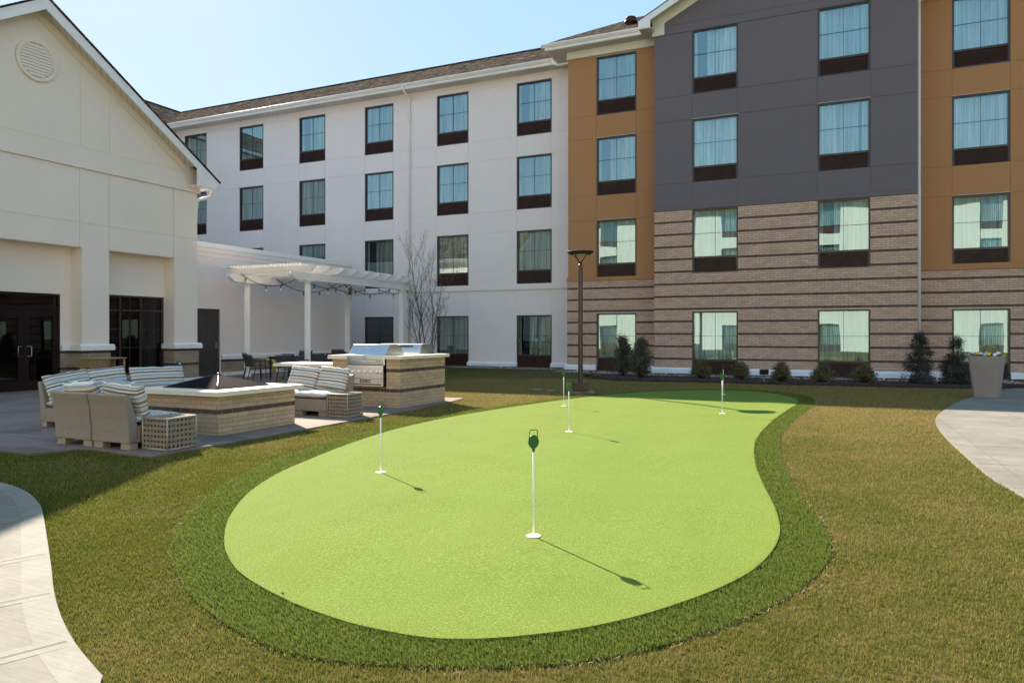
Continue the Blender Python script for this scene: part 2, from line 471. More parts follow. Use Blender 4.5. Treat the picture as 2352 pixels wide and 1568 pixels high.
# base flashing on brick bays
trim = MB()
def base_seg(a, b, y):
    trim = MB(); trim.prism([(y - .10, .07), (y + .01, .07), (y + .01, .28), (y - .03, .26), (y - .10, .22)], lambda yy, d, z: (d, yy, z), a, b); trim.build('base_trim', M_base, hotel)
base_seg(-10.15, bL[0] + .0, YB); base_seg(bL[1], -6.5, YB)
base_seg(-6.36, gx[0][0], YG); base_seg(gx[0][1], gx[1][0], YG); base_seg(gx[1][1], 2.34, YG)
base_seg(2.42, bR[0][0], YB); base_seg(bR[0][1], bR[1][0], YB); base_seg(bR[1][1], 12, YB)
for x, y in ((-13.7, YW), (-5.9 + .1, YG), (-2.2, YG), (1.3, YG), (-9.6, YB), (2.9, YB)):
    trim = MB(); trim.box((x - .02, y - .13, .02), (x + .02, y - .06, .09)); trim.build('drain_outlet', M_base, hotel)
fd = MB()
fd.box((-34.4, YW + .0, -.1), (-10, YW + .3, .07)); fd.box((-10.05, YB, -.1), (-6.2, YB + .3, .07)); fd.box((-6.26, YG, -.1), (2.27, YG + .3, .07)); fd.box((2.27, YB, -.1), (12, YB + .3, .07))
fd.build('foundation', plain('foundation_concrete', (.14, .08, .065), .9), hotel)
# solid interior behind the curtains
core = MB()
core.box((-34.3, YW + .45, 0), (-9.6, 41.3, 12.8)); core.box((-9.8, YB + .45, 0.), (-6.0, YW + .4, 12.8)); core.box((-5.98, YG + .45, 0), (2.0, 29, 12.8)); core.box((2.02, YB + .45, 0), (12, 41, 12.8))
core.box((-46.4, 14.0, 0), (-34.45, 41.3, 12.8))
core.build('interior', M_core, hotel)
lw2 = MB(); lw2.box((-34.44, 14.0, 0), (-34.2, YW, 12.86)); lw2.build('wall', M_white, hotel)
k = 0
for i, x in enumerate(wx):
    for j, t in enumerate(TOPS):
        if i == 3 and j == 0: add_window(hotel, x, YW, t, 1.65, 0, 'dark')
        elif x > -30 or j > 1: add_window(hotel, x, YW, t, 1.65, (i * 7 + j * 5 + i * j) % 6)
for j, t in enumerate(TOPS): add_window(hotel, bL[0], YB, t, 1.62, (j * 2 + 1) % 6)
for i, (a, b) in enumerate(gx):
    for j, t in enumerate(TOPS): add_window(hotel, a, YG, t, 1.60, (i * 4 + j * 5 + 2) % 6)
for i, (a, b) in enumerate(bR):
    for j, t in enumerate(TOPS): add_window(hotel, a, YB, t, 1.60, (i + j * 3) % 6)

# --- roofs (eaves, gutters, shingles)
def slab(mb, pts, th=.06, m=0):
    """roof plane polygon, given thickness downwards"""
    n = len(pts); v = [tuple(p) for p in pts] + [(p[0], p[1], p[2] - th) for p in pts]
    mb.add(v, [list(range(n)), list(range(2 * n - 1, n - 1, -1))] + [(i, (i + 1) % n, (i + 1) % n + n, i + n) for i in range(n)], m)
RY = 34.7
def rz_(y, ye=28.28, z0=13.10): return z0 + .5 * (y - ye)
roof = MB()
ye = 28.28; ridge = rz_(RY)
slab(roof, [(-33.8, ye, 13.10), (-10.2, ye, 13.10), (-10.2, RY, ridge), (-33.8 - (RY - ye), RY, ridge)])
slab(roof, [(-10.2, RY, ridge), (-10.2, 41.2, 13.1), (-46.6, 41.2, 13.1), (-40.2, RY, ridge)])
slab(roof, [(-33.8, ye, 13.10), (-33.8 - (RY - ye), RY, ridge), (-33.8 - (RY - ye), 14.4, ridge), (-33.8, 14.4, 13.1)])
slab(roof, [(-46.6, 14.4, 13.1), (-40.2, 14.4, ridge), (-40.2, RY, ridge), (-46.6, 41.2, 13.1)])
# cap along ridge
roof.box((-40, RY - .12, ridge - .03), (-10.4, RY + .12, ridge + .03)); roof.box((-40.35, 14.4, ridge - .03), (-40.1, RY, ridge + .03))
# ochre bays: hip roof, a little higher
ye2 = 26.85
rb = 13.12 + .5 * (RY - ye2)
slab(roof, [(-10.85, ye2, 13.12), (-6.0, ye2, 13.12), (-2.0, RY, rb), (-10.85 + (RY - ye2) * .25, RY, rb), (-10.85 + .2, 28.4, 13.9)])
slab(roof, [(-10.85, ye2, 13.12), (-10.65, 28.4, 13.9), (-9.0, RY, rb), (-10.9, RY, 15.9), (-10.9, 28.2, 13.12)])
slab(roof, [(-9.0, RY, rb), (12, RY, rb), (12, 42, 13.1), (-9, 42, 13.1)])
slab(roof, [(2.0, ye2, 13.12), (12.3, ye2, 13.12), (12.3, RY, rb), (-2.0, RY, rb)])
# gable roof over the charcoal bay
gyo = 25.92
slab(roof, [(-6.72, gyo, 13.0), (gxc, gyo, 15.36), (gxc, 34, 15.36), (-6.72, 30, 13.0)], .05)
slab(roof, [(gxc, gyo, 15.36), (2.73, gyo, 13.0), (2.73, 30, 13.0), (gxc, 34, 15.36)], .05)
roof.build('roof', M_shingle, hotel)
eave = MB()     # soffits: 0 ribbed, 1 white
eave.box((-33.9, 28.36, 12.84), (-10.2, YW + .02, 12.88), 0)
eave.box((-10.75, 26.95, 12.86), (-6.24, YB - .0, 12.90), 0); eave.box((-10.75, YB, 12.86), (-10.02, 28.9, 12.90), 0)
eave.box((2.27, 26.95, 12.86), (12.3, YB, 12.90), 0)
for sgn in (-1, 1):
    x1 = gxc + sgn * 4.7
    eave.prism([(gxc, 15.24), (x1 + sgn * -.3, 13.03), (x1 + sgn * -.3, 13.01), (gxc, 15.22)], fY(25.95), 0, .5, 0)
eave.box((-6.72, 25.97, 12.64), (-6.26, YG + .3, 12.68), 0)
eave.build('soffit', M_soffit, hotel)
fas = MB()
for sgn in (-1, 1):
    e = gxc + sgn * 4.72
    pl = [(gxc, 15.31), (e, 12.96), (e, 12.66), (e - sgn * .42, 12.66), (e - sgn * .42, 12.93), (gxc, 15.02)]
    fas.prism(pl, fY(gyo), 0, .05)
fas.box((-6.74, gyo + .05, 12.68), (-6.70, 27.0, 12.94))
fas.box((-10.82, 26.90, 12.88), (-6.30, 26.96, 13.08)); fas.box((-10.82, 26.96, 12.88), (-10.76, 28.3, 13.08))
fas.box((-33.8, 28.33, 12.86), (-10.78, 28.38, 13.08)); fas.box((2.3, 26.90, 12.88), (12.3, 26.96, 13.08))
fas.box((-33.86, 14.4, 12.86), (-33.8, 28.3, 13.08))
fas.build('fascia', M_whitemetal, hotel)
def gutter(mb, fn, a, b, ztop):
    prof = [(0, ztop), (-.02, ztop), (-.11, ztop), (-.125, ztop - .015), (-.115, ztop - .05), (-.07, ztop - .10), (-.06, ztop - .12), (0, ztop - .12)]
    mb.prism(prof, fn, a, b)
for yy_, a_, b_, z_ in ((28.33, -33.75, -11.0, 13.09), (26.90, -10.95, -6.85, 13.11), (26.90, 2.9, 12.3, 13.11)):
    gut = MB(); gutter(gut, lambda y, d, z: (d, yy_ + y, z), a_, b_, z_); gut.build('gutter', M_whitemetal, hotel)
def pipe_rect(mb, pts, w=.075, dd=.055):
    for p, q in zip(pts[:-1], pts[1:]):
        mb.tube([p, q], w * .5, 8)
dsp = MB()
dsp.tube([(-18.45, 28.26, 12.98), (-18.45, 28.28, 12.88), (-18.45, 28.45, 12.72), (-18.45, 28.78, 12.58), (-18.45, 28.84, 12.45), (-18.45, 28.84, .3)], .05, 8)
for z in (11.5, 9.0, 6.5, 4.2, 2.0): dsp.box((-18.53, 28.82, z), (-18.37, 28.9, z + .03))
dsp.build('downspout', M_whitemetal, hotel)
dsp = MB()
dsp.tube([(2.38, 26.84, 13.0), (2.38, 26.9, 12.9), (2.38, 27.3, 12.7), (2.38, 27.38, 12.5), (2.38, 27.38, 6.4), (2.38, 27.33, 6.2), (2.38, 27.33, .35)], .06, 8)
dsp.build('downspout', M_whitemetal, hotel)
dsp = MB()
dsp.tube([(-11.02, 28.25, 13.0), (-10.95, 28.27, 12.86), (-10.75, 28.2, 12.74), (-10.3, 27.95, 12.66), (-10.1, 27.85, 12.6), (-10.08, 27.85, 12.3)], .055, 8)
dsp.build('downspout', M_whitemetal, hotel)
vt = MB(); vt.lathe([(.14, 0), (.14, .22), (.26, .22), (.28, .28), (.16, .30), (.16, .36), (.24, .38), (.2, .44), (.08, .48)], (-8.0, 29.6, 14.35), 20)
vt.build('roof_vent', M_dark, hotel)

# ================================================================== LOBBY (gabled single storey) + low link
lobby = thing('lobby_building', 'cream single storey gabled lobby wing with round louvered vent and brick footed pillars', 'building', (-22, 12, 0))
XP, XD = -18.75, -19.2
fX = lambda X: (lambda a, d, z: (X - d, a, z))
C0 = 11.705
mir = lambda y: 2 * C0 - y
wall = MB()
pil = [(12.95, 13.75), (15.94, 16.81)]
pil = [(mir(b), mir(a)) for a, b in pil[::-1]] + pil
vs_ = sorted([v for p in pil for v in p])
# band above recess
vg = [6.60, mir(15.90), mir(13.74), mir(12.88), 12.88, 13.74, 15.90, 16.81]
panel_wall(wall, fX(XP), vg, [3.85, 4.52, 6.0], [], .008, .014, .45)
for a, b in pil: wall.box((XD, a, 1.2), (XP, b, 3.86))
# gable, slightly proud
GA = 9.62
def diag(y, z0=GA, s=.655): return z0 - s * abs(y - C0)
XG = XP + .03
vv = [mir(16.36), mir(13.74), mir(12.88), C0, 12.88, 13.74, 16.36]
for a, b in zip(vv[:-1], vv[1:]):
    poly = [(a, 6.57), (b, 6.57), (b, max(6.571, diag(b))), (a, max(6.571, diag(a)))]
    if a == vv[0]: poly = [(a, 6.57), (b, 6.57), (b, diag(b))]
    elif b == vv[-1]: poly = [(a, 6.57), (b, 6.57), (a, diag(a))]
    elif b == C0 or a == C0: continue
    wall.prism(inset(poly, .009), fX(XG), 0, .02)
wall.prism(inset([(mir(12.88), 6.57), (12.88, 6.57), (12.88, diag(12.88)), (C0, GA), (mir(12.88), diag(12.88))], .009), fX(XG), 0, .02)
# frieze band around triangle
for s in (0, 1):
    P = [(C0, GA), (16.36, 6.57), (16.9, 6.57), (16.9, 6.60), (C0, 10.0)]
    wall.prism([(q if not s else mir(q), z) for q, z in P], fX(XG + .012), 0, .03)
wall.box((XG - .02, mir(16.9), 6.0), (XG + .012, 16.9, 6.567))
wall.prism([(mir(16.85), 6.0), (16.85, 6.0), (16.85, 6.6), (C0, 9.97), (mir(16.85), 6.6)], fX(XG), .012, .4)
# recessed wall with openings
door = (10.76, 12.65, 0, 2.58); winR = (13.9, 15.93, .30, 2.64); winL = (mir(15.93), mir(13.9), .30, 2.64)
flat_wall(wall, fX(XD), sorted([6.6, 16.8, door[0], door[1], winR[0], winR[1], winL[0], winL[1]]), [1.2, 2.58, 2.64, 3.9], [door, winR, winL, (winR[0], winR[1], 1.2, 2.64), (winL[0], winL[1], 1.2, 2.64)], .3)
wall.build('wall', M_cream, lobby)
side = MB()
side.box((-33, 16.45, 0), (XP - .46, 16.81, 6.2)); side.box((-33, 6.60, 0), (XP - .46, 6.96, 6.2)); side.box((XD - .3, 16.45, 3.9), (XP - .44, 16.81, 6.1))
side.box((XD - .02, 16.5, 1.2), (XP - .02, 16.805, 3.9))
side.build('wall', M_cream, lobby)
bt = MB()
M_lbrick = brick('lobby_brick', (.40, .30, .21), (.075, .055, .048), (.15, .11, .085), .245, .07558, 1.015 - .0378 - 10 * .4535, 6, 0)
for a, b in pil:
    bt = MB(); bt.box((XD, a - .02, .14), (XP + .04, b + .02, 1.05)); bt.build('brick_base', M_lbrick, lobby)
for a, b in ((door[1], 12.95), (mir(12.95), door[0])): bt = MB(); bt.box((XD - .2, a, .0), (XD + .02, b, 1.05)); bt.build('brick_base', M_lbrick, lobby)
for a, b in ((winL[0], winL[1]), (winR[0], winR[1])): bt = MB(); bt.box((XD - .25, a, .0), (XD + .01, b, .30)); bt.build('brick_base', M_lbrick, lobby)
tm = MB()
for a, b in pil:
    tm = MB(); tm.prism([(0, 1.05), (.12, 1.05), (.12, 1.17), (.05, 1.22), (0, 1.22)], lambda q, d, z, a=a, b=b: (XP + q, d, z), a - .10, b + .10)
    tm.box((XD + .001, a - .10, 1.05), (XP + .001, b + .10, 1.20))
    tm.build('base_trim', M_whitemetal, lobby)
    tm = MB(); tm.box((XD, a - .10, .0), (XP + .13, b + .12, .13)); tm.build('base_trim', M_whitemetal, lobby)
for a, b in ((door[1], 12.85), (mir(12.85), door[0])): tm = MB(); tm.box((XD - .05, a, 1.05), (XD + .07, b, 1.2)); tm.build('base_trim', M_whitemetal, lobby)
rv = MB()
zc, yc_, rr_ = 8.49, C0, .52
n = 40; ring_o = [(yc_ + rr_ * math.cos(2 * math.pi * i / n), zc + rr_ * math.sin(2 * math.pi * i / n)) for i in range(n)]
for i in range(n):
    a0, a1 = 2 * math.pi * i / n, 2 * math.pi * (i + 1) / n
    P = [(yc_ + r * math.cos(t), zc + r * math.sin(t)) for r, t in ((rr_, a0), (rr_, a1), (.44, a1), (.44, a0))]
    rv.prism(P, fX(XG + .06), 0, .06)
for k in range(11):
    z = zc - .40 + k * .08; hw = math.sqrt(max(0, .445 ** 2 - (z - zc) ** 2))
    hw2 = math.sqrt(max(0, .445 ** 2 - (z + .05 - zc) ** 2)); hw = min(hw, hw2 + .03)
    rv.add([(XG + .05, yc_ - hw, z), (XG + .05, yc_ + hw, z), (XG + .035, yc_ + hw, z + .074), (XG + .035, yc_ - hw, z + .074)], [(0, 1, 2, 3)])
rv.prism(ring_o, fX(XG + .012), 0, .01)
rv.build('round_vent', M_cream, lobby)
rf = MB()
AP = (C0, 10.06); sl = .655
def lr(y): return 10.08 - sl * abs(y - C0)
for s in (1, -1):
    e = C0 + s * 5.62
    slab(rf, [(-18.26, C0, 10.08), (-18.26, e, lr(e)), (-34, e, lr(e)), (-34, C0, 10.08)], .025)
rf.build('roof', M_shingle, lobby)
fa = MB()
for s in (0, 1):
    m_ = (lambda y: mir(y)) if s else (lambda y: y)
    P = [(C0, 10.02), (17.27, 10.02 - sl * (17.27 - C0)), (17.16, 6.17), (16.42, 6.15), (16.42, 6.68), (C0, 9.73)]
    fa.prism([(m_(y), z) for y, z in P], fX(-18.30), 0, .04)
    ya, yb = sorted((m_(17.13), m_(17.17)))
    fa.box((-33.5, ya, 6.17), (-18.34, yb, 6.40))
    ya, yb = sorted((m_(16.44), m_(17.13)))
    fa.box((XP - .3, ya, 6.155), (-18.34, yb, 6.18)); fa.box((-33.5, ya, 6.155), (XP - .3, yb, 6.18))
fa.build('fascia', M_whitemetal, lobby)
sf = MB()
for s in (0, 1):
    m_ = (lambda y: mir(y)) if s else (lambda y: y)
    sf.prism([(m_(C0), 9.90), (m_(16.45), 9.90 - sl * (16.45 - C0)), (m_(16.45), 9.87 - sl * (16.45 - C0)), (m_(C0), 9.87)], fX(-18.34), 0, .45)
sf.build('soffit', M_soffit, lobby)
gu = MB()
gutter(gu, lambda y, d, z: (d, 17.17 - y, z), -33, -18.32, 6.37)
gu.build('gutter', M_whitemetal, lobby); gu = MB()
gutter(gu, lambda y, d, z: (d, mir(17.17) + y, z), -33, -18.32, 6.37)
gu.build('gutter', M_whitemetal, lobby)
ds = MB(); ds.tube([(-18.6, 17.25, 6.27), (-18.6, 17.25, 6.1), (-18.62, 17.2, 5.95), (-18.7, 17.0, 5.86), (-18.8, 16.86, 5.8), (-18.85, 16.86, 5.6), (-18.95, 16.88, 4.8)], .05, 8)
ds.build('downspout', M_whitemetal, lobby)
# glass double door
dr = MB(); y0, y1 = door[0], door[1]; ym = 11.71
def dbar(mb, a, b, z0, z1, x0=-.10, x1=-.02): mb.box((XD + x0, a, z0), (XD + x1, b, z1))
dbar(dr, y0, y0 + .05, 0.02, 2.56); dbar(dr, y1 - .05, y1, 0.02, 2.56); dbar(dr, y0 + .05, y1 - .05, 2.50, 2.56); dbar(dr, y0 + .05, y1 - .05, 2.16, 2.24)
for a, b in ((y0 + .05, ym - .004), (ym + .004, y1 - .05)):
    dbar(dr, a, a + .13, .02, 2.15, -.08, -.035); dbar(dr, b - .13, b, .02, 2.15, -.08, -.035); dbar(dr, a + .13, b - .13, .02, .28, -.08, -.035); dbar(dr, a + .13, b - .13, 2.0, 2.15, -.08, -.035)
do = dr.build('double_door', plain('door_bronze', (.024, .014, .013), .8, spec=.08), lobby)
gl = MB(); gl.add([(XD - .06, y0 + .04, .2), (XD - .06, y1 - .04, .2), (XD - .06, y1 - .04, 2.52), (XD - .06, y0 + .04, 2.52)], [(0, 1, 2, 3)])
g_ = gl.build('pane', M_darkglass, do, loc=(0, 0, 0)); g_.data.transform(Matrix.Translation((22, -12, 0)))
hd = MB()
for s in (-1, 1):
    yy = ym + s * .07
    hd.tube([(XD - .035, yy, 1.18), (XD + .02, yy, 1.18), (XD + .02, yy + s * .10, 1.18), (XD + .02, yy + s * .10, .92), (XD + .02, yy, .92), (XD - .035, yy, .92)], .010, 6)
hd_ = hd.build('handle', plain('brushed_steel', (.45, .44, .43), .3, 1.), do, loc=(0, 0, 0)); hd_.data.transform(Matrix.Translation((22, -12, 0)))
room = MB(); room.box((XD - 3.0, 6.97, .0), (XD - .8, 16.4, 3.8)); room.build('interior', M_core, lobby)
fl_ = MB()
def storefront(wn_):
    a, b, z0, z1 = wn_; f = MB()
    f.box((XD - .12, a, z0), (XD - .01, a + .05, z1)); f.box((XD - .12, b - .06, z0), (XD - .01, b, z1))
    f.box((XD - .12, a + .05, z1 - .05), (XD - .01, b - .06, z1)); f.box((XD - .12, a + .05, z0), (XD - .01, b - .06, z0 + .06))
    f.box((XD - .11, a + .05, 2.18), (XD - .02, b - .06, 2.23))
    for k in (.27, .61): yk = a + (b - a) * k; f.box((XD - .11, yk - .025, z0 + .06), (XD - .02, yk + .025, z1 - .05))
    for zz_ in (1.65, 1.10): f.box((XD - .075, a + .05, zz_ - .008), (XD - .06, b - .06, zz_ + .008))
    for k in (.44, .77, .82): yk = a + (b - a) * k; f.box((XD - .075, yk - .008, z0 + .06), (XD - .06, yk + .008, z1 - .05))
    fo = f.build('window', M_bronze, lobby)
    g = MB(); g.add([(XD - .08, a, z0), (XD - .08, b, z0), (XD - .08, b, z1), (XD - .08, a, z1)], [(0, 1, 2, 3)])
    go = g.build('pane', M_darkglass, fo, loc=(0, 0, 0)); go.data.transform(Matrix.Translation((22, -12, 0)))
    c = MB(); wavy(c, 0, .5, z0, z1, 0, .03, .1, 3)
    c.v = [(XD - .3 + y, b - .55 + x, z) for x, y, z in c.v]
    co = c.build('curtain', plain('grey_drape', (.35, .34, .34), .9), fo, loc=(0, 0, 0)); co.data.transform(Matrix.Translation((22, -12, 0)))
storefront(winR); storefront(winL)
# low flat-roofed link
low = thing('link_building', 'low white flat roofed link with brown service door behind the pergola', 'building', (-22, 22, 0))
XL = -19.97
w_ = MB(); sd = (17.86, 18.87, 0, 2.38)
flat_wall(w_, fX(XL), [16.82, sd[0], sd[1], 26.35], [.77, 2.38, 4.18], [sd], .3)
w_.box((XL - .3, 16.82, 4.18), (XL + .02, 26.37, 4.34)); w_.box((XL - .3, 16.82, 4.34), (XL + .05, 26.40, 4.50))
w_.box((-33, 26.05, 0), (XL - .3, 26.35, 4.5))
w_.build('wall', M_white, low)
w_ = MB(); w_.box((XL - .3, 16.82, 4.50), (XL + .09, 26.44, 4.665)); w_.box((-33, 26.05, 4.5), (XL - .3, 26.44, 4.665)); w_.build('parapet_cap', M_whitemetal, low)
w_ = MB(); w_.box((-33, 16.82, 4.0), (XL - .3, 26.05, 4.2)); w_.build('roof', M_white, low)
w_ = MB(); w_.box((XL - .28, 18.95, .15), (XL + .03, 26.36, .60)); w_.build('brick_base', M_lbrick, low)
w_ = MB(); w_.prism([(0, .60), (.10, .60), (.10, .72), (.04, .77), (0, .77)], lambda q, d, z: (XL + q, d, z), 18.93, 26.4); w_.box((XL - .2, 18.93, 0), (XL + .12, 26.42, .15)); w_.box((XL - .3, 18.93, .6), (XL + .001, 26.4, .77))
w_.box((XL - .02, sd[0] - .05, 2.38), (XL + .02, sd[1] + .05, 2.42)); w_.box((XL - .02, sd[1], 0.0), (XL + .02, sd[1] + .05, 2.38))
w_.build('base_trim', M_whitemetal, low)
w_ = MB(); w_.box((XL - .12, sd[0], .02), (XL - .04, sd[1], 2.38)); sdo = w_.build('service_door', plain('door_paint', (.060, .048, .044), .45), low)
h_ = MB(); h_.box((XL - .04, sd[1] - .16, .98), (XL - .02, sd[1] - .08, 1.22)); h_.tube([(XL - .03, sd[1] - .12, 1.03), (XL + .03, sd[1] - .12, 1.03), (XL + .03, sd[1] - .24, 1.03)], .011, 6)
ho = h_.build('handle', MATS['brushed_steel'], sdo, loc=(0, 0, 0)); ho.data.transform(Matrix.Translation((22, -22, 0)))

# ================================================================== OPPOSITE WING (behind the camera, seen mirrored in the windows)
opp = thing('opposite_wing', 'sunlit cream hotel wing facing the courtyard, mirrored in the brick bay windows', 'building', (0, -16, 0))
YO = -14.6
fO = lambda a, d, z: (a, YO - d, z)
ox = [-26 + 4.05 * k for k in range(14)]
holes = [(x, x + 1.65, t - WH, t) for x in ox for t in TOPS]
w_ = MB(); flat_wall(w_, fO, sorted([-30, 32] + [v for x in ox for v in (x, x + 1.65)]), [0, 2.32, 3.7, 6.02, 6.96, 9.28, 10.18, 12.5, 13.0], holes, .3)
w_.build('wall', M_opp, opp)
w_ = MB()
w_.box((-30, YO - 12, 0), (32, YO - .32, 12.9)); w_.build('interior', M_core, opp)
for hh, nm, mt in ((0, 'window', M_glass), ):
    for x in ox:
        for t in TOPS:
            g = MB(); g.add([(x, YO - .08, t - 1.72), (x + 1.65, YO - .08, t - 1.72), (x + 1.65, YO - .08, t), (x, YO - .08, t)], [(0, 1, 2, 3)], 0)
            g.box((x, YO - .12, t - WH), (x + 1.65, YO - .05, t - 1.72), 1)
            wavy(g, x, x + 1.65, t - 1.72, t, YO - .2, .03, .14, int(x * 7 + t), 2)
            g.build('window', [M_glass, M_dark, M_sheer], opp)
w_ = MB(); slab(w_, [(-31, YO + .6, 13.1), (33, YO + .6, 13.1), (33, YO - 6.5, 16.8), (-31, YO - 6.5, 16.8)]); slab(w_, [(-31, YO - 13, 13.1), (33, YO - 13, 13.1), (33, YO - 6.5, 16.8), (-31, YO - 6.5, 16.8)])
w_.build('roof', M_shingle, opp)
w_ = MB(); w_.box((-31, YO, 12.9), (33, YO + .6, 13.05)); w_.build('fascia', M_whitemetal, opp)
#%%PART2
# ================================================================== GROUND
GREEN=[(-3.91, 3.73), (-4.31, 4.13), (-4.58, 4.45), (-4.98, 5.01), (-5.27, 5.55), (-5.49, 6.06), (-5.63, 6.52), (-5.79, 7.05), (-6.02, 7.9), (-6.24, 9.0), (-6.34, 10.04), (-6.31, 11.58), (-6.03, 13.46), (-5.67, 15.16), (-5.29, 16.54), (-4.8, 17.79), (-3.9, 18.97), (-2.84, 19.62), (-1.97, 19.44), (-1.38, 18.85), (-0.96, 17.85), (-0.78, 16.9), (-0.94, 14.83), (-1.03, 13.45), (-1.08, 11.94), (-1.08, 10.62), (-1.0, 9.6), (-0.87, 8.53), (-0.73, 7.69), (-0.6, 7.01), (-0.48, 6.39), (-0.42, 5.91), (-0.4, 5.58), (-0.42, 5.18), (-0.47, 4.84), (-0.54, 4.57), (-0.66, 4.26), (-0.78, 4.02), (-0.92, 3.77), (-1.07, 3.56), (-1.21, 3.4), (-1.4, 3.24), (-1.55, 3.13), (-1.71, 3.05), (-1.85, 3.01), (-2.0, 3.0), (-2.23, 3.0), (-2.43, 3.03), (-2.71, 3.09), (-3.03, 3.2), (-3.34, 3.33), (-3.6, 3.49)]
FRINGE=[(-4.25, 3.58), (-4.56, 3.91), (-4.89, 4.3), (-5.24, 4.82), (-5.63, 5.46), (-6.0, 6.32), (-6.19, 7.0), (-6.41, 8.0), (-6.53, 9.02), (-6.64, 10.22), (-6.66, 11.85), (-6.23, 13.9), (-5.88, 15.72), (-5.21, 17.6), (-3.99, 19.39), (-2.9, 20.02), (-2.04, 20.11), (-1.44, 19.68), (-0.87, 19.08), (-0.58, 18.18), (-0.47, 17.18), (-0.49, 16.21), (-0.61, 14.73), (-0.72, 13.41), (-0.78, 12.33), (-0.78, 11.16), (-0.73, 10.05), (-0.6, 8.91), (-0.44, 7.82), (-0.3, 6.98), (-0.17, 6.39), (-0.08, 5.94), (-0.05, 5.54), (-0.07, 5.12), (-0.14, 4.78), (-0.24, 4.42), (-0.39, 4.07), (-0.54, 3.77), (-0.69, 3.55), (-0.86, 3.32), (-1.03, 3.14), (-1.25, 2.98), (-1.56, 2.82), (-1.93, 2.69), (-2.21, 2.63), (-2.38, 2.63), (-2.59, 2.66), (-2.81, 2.73), (-3.09, 2.84), (-3.39, 2.98), (-3.75, 3.2), (-4.04, 3.4)]
RWALK=[(1.52, 7.9), (1.48, 8.36), (1.42, 8.76), (1.4, 9.29), (1.39, 10.09), (1.38, 10.98), (1.37, 11.86), (1.4, 13.02), (1.46, 14.04), (1.57, 14.91), (1.78, 15.93), (2.12, 17.48), (2.47, 18.73), (2.74, 19.58), (4.28, 23.47), (4.55, 23.59)]
LWALK=[(-7.6, 4.4), (-7.29, 4.35), (-6.96, 4.26), (-6.61, 4.12), (-6.23, 3.94), (-5.92, 3.76), (-5.15, 3.3), (-4.5, 2.91), (-4.08, 2.65), (-3.7, 2.44), (-3.35, 2.27), (-3.1, 2.17), (-2.89, 2.09)]
LWIN=[(-7.35, 4.26), (-7.0, 4.21), (-6.62, 4.06), (-6.31, 3.9), (-6.09, 3.78), (-5.46, 3.41), (-4.79, 3.0), (-4.11, 2.59), (-3.78, 2.4), (-3.49, 2.26), (-3.32, 2.18), (-2.98, 2.04)]

def smooth_poly(P, closed=True, it=2):
    P = [Vector(p) for p in P]
    for _ in range(it):
        Q = []; n = len(P); r_ = range(n) if closed else range(n - 1)
        if not closed: Q.append(P[0])
        for i in r_:
            a, b = P[i], P[(i + 1) % n]
            Q += [a * .75 + b * .25, a * .25 + b * .75]
        if not closed: Q.append(P[-1])
        P = Q
    return [tuple(p) for p in P]
GREEN_S = smooth_poly(GREEN); FRINGE_S = smooth_poly(FRINGE)
RW_S = smooth_poly(RWALK, False, 2)
rwalk_poly = [(1.9, 2.0), (1.62, 5.0), (1.54, 7.0)] + RW_S + [(7.5, 23.6), (7.5, 2.0)]
lw_ext = [(-13.0, 3.6), (-9.5, 4.3), (-8.4, 4.42)]
LW_S = smooth_poly(LWALK, False, 2)
lwalk_poly = lw_ext + LW_S + [(-2.4, 1.6), (-1.9, .6), (-1.7, -1.5), (-4.2, -1.5), (-5.0, .6), (-7.0, 1.9), (-13, 2.2)]
patio_poly = [(-7.56, 6.10), (-7.57, 11.4), (-7.74, 13.66), (-7.86, 14.59), (-11.0, 14.7), (-14.2, 14.9), (-14.9, 26.2), (-20.2, 26.2), (-20.2, 16.9), (-19.4, 16.7), (-19.4, 5.6), (-13, 5.55), (-9.74, 5.60), (-9.12, 5.60), (-9.02, 5.72), (-8.92, 6.13), (-8.7, 6.20), (-8.1, 6.12)]
mulch_poly = [(-7.6, 23.0), (-7.2, 22.7), (-6.4, 22.3), (-5.3, 22.3), (-3.62, 22.62), (-1.96, 22.5), (.62, 22.72), (2.07, 22.8), (3.32, 23.1), (4.6, 24.2), (11, 24.6), (11, 25.3), (2.3, 25.1), (-6.2, 25.0), (-7.4, 25.2), (-7.9, 24.4)]
gravel_poly = [(-34, 28.2), (-10.4, 28.2), (-10.3, 26.5), (-7.4, 26.2), (-7.3, 25.22), (-6.2, 25.02), (2.3, 25.12), (11, 25.32), (11, 27.44), (2.3, 27.44), (2.3, 26.44), (-6.2, 26.44), (-6.2, 27.4), (-10.0, 27.42), (-10.0, 28.86), (-34, 28.86)]

def in_poly(px, py, poly):
    ins = np.zeros(len(px), bool); n = len(poly)
    for i in range(n):
        x0, y0 = poly[i]; x1, y1 = poly[(i + 1) % n]
        if y0 == y1: continue
        c = ((y0 > py) != (y1 > py)) & (px < (x1 - x0) * (py - y0) / (y1 - y0) + x0)
        ins ^= c
    return ins
def edge_dist(px, py, poly):
    d = np.full(len(px), 1e9); n = len(poly)
    for i in range(n):
        x0, y0 = poly[i]; x1, y1 = poly[(i + 1) % n]; dx, dy = x1 - x0, y1 - y0
        t = np.clip(((px - x0) * dx + (py - y0) * dy) / (dx * dx + dy * dy + 1e-12), 0, 1)
        d = np.minimum(d, np.hypot(px - x0 - t * dx, py - y0 - t * dy))
    return d
def wave(x, y):      # gentle undulation of the putting surface
    return .0045 * np.sin(x * 2.1 + y * .9 + 1) + .004 * np.sin(y * 2.7 - x * 1.3) + .003 * np.sin(x * 4.4 + .7 * y + 2) + .002 * np.sin(y * 6 + x * 2)
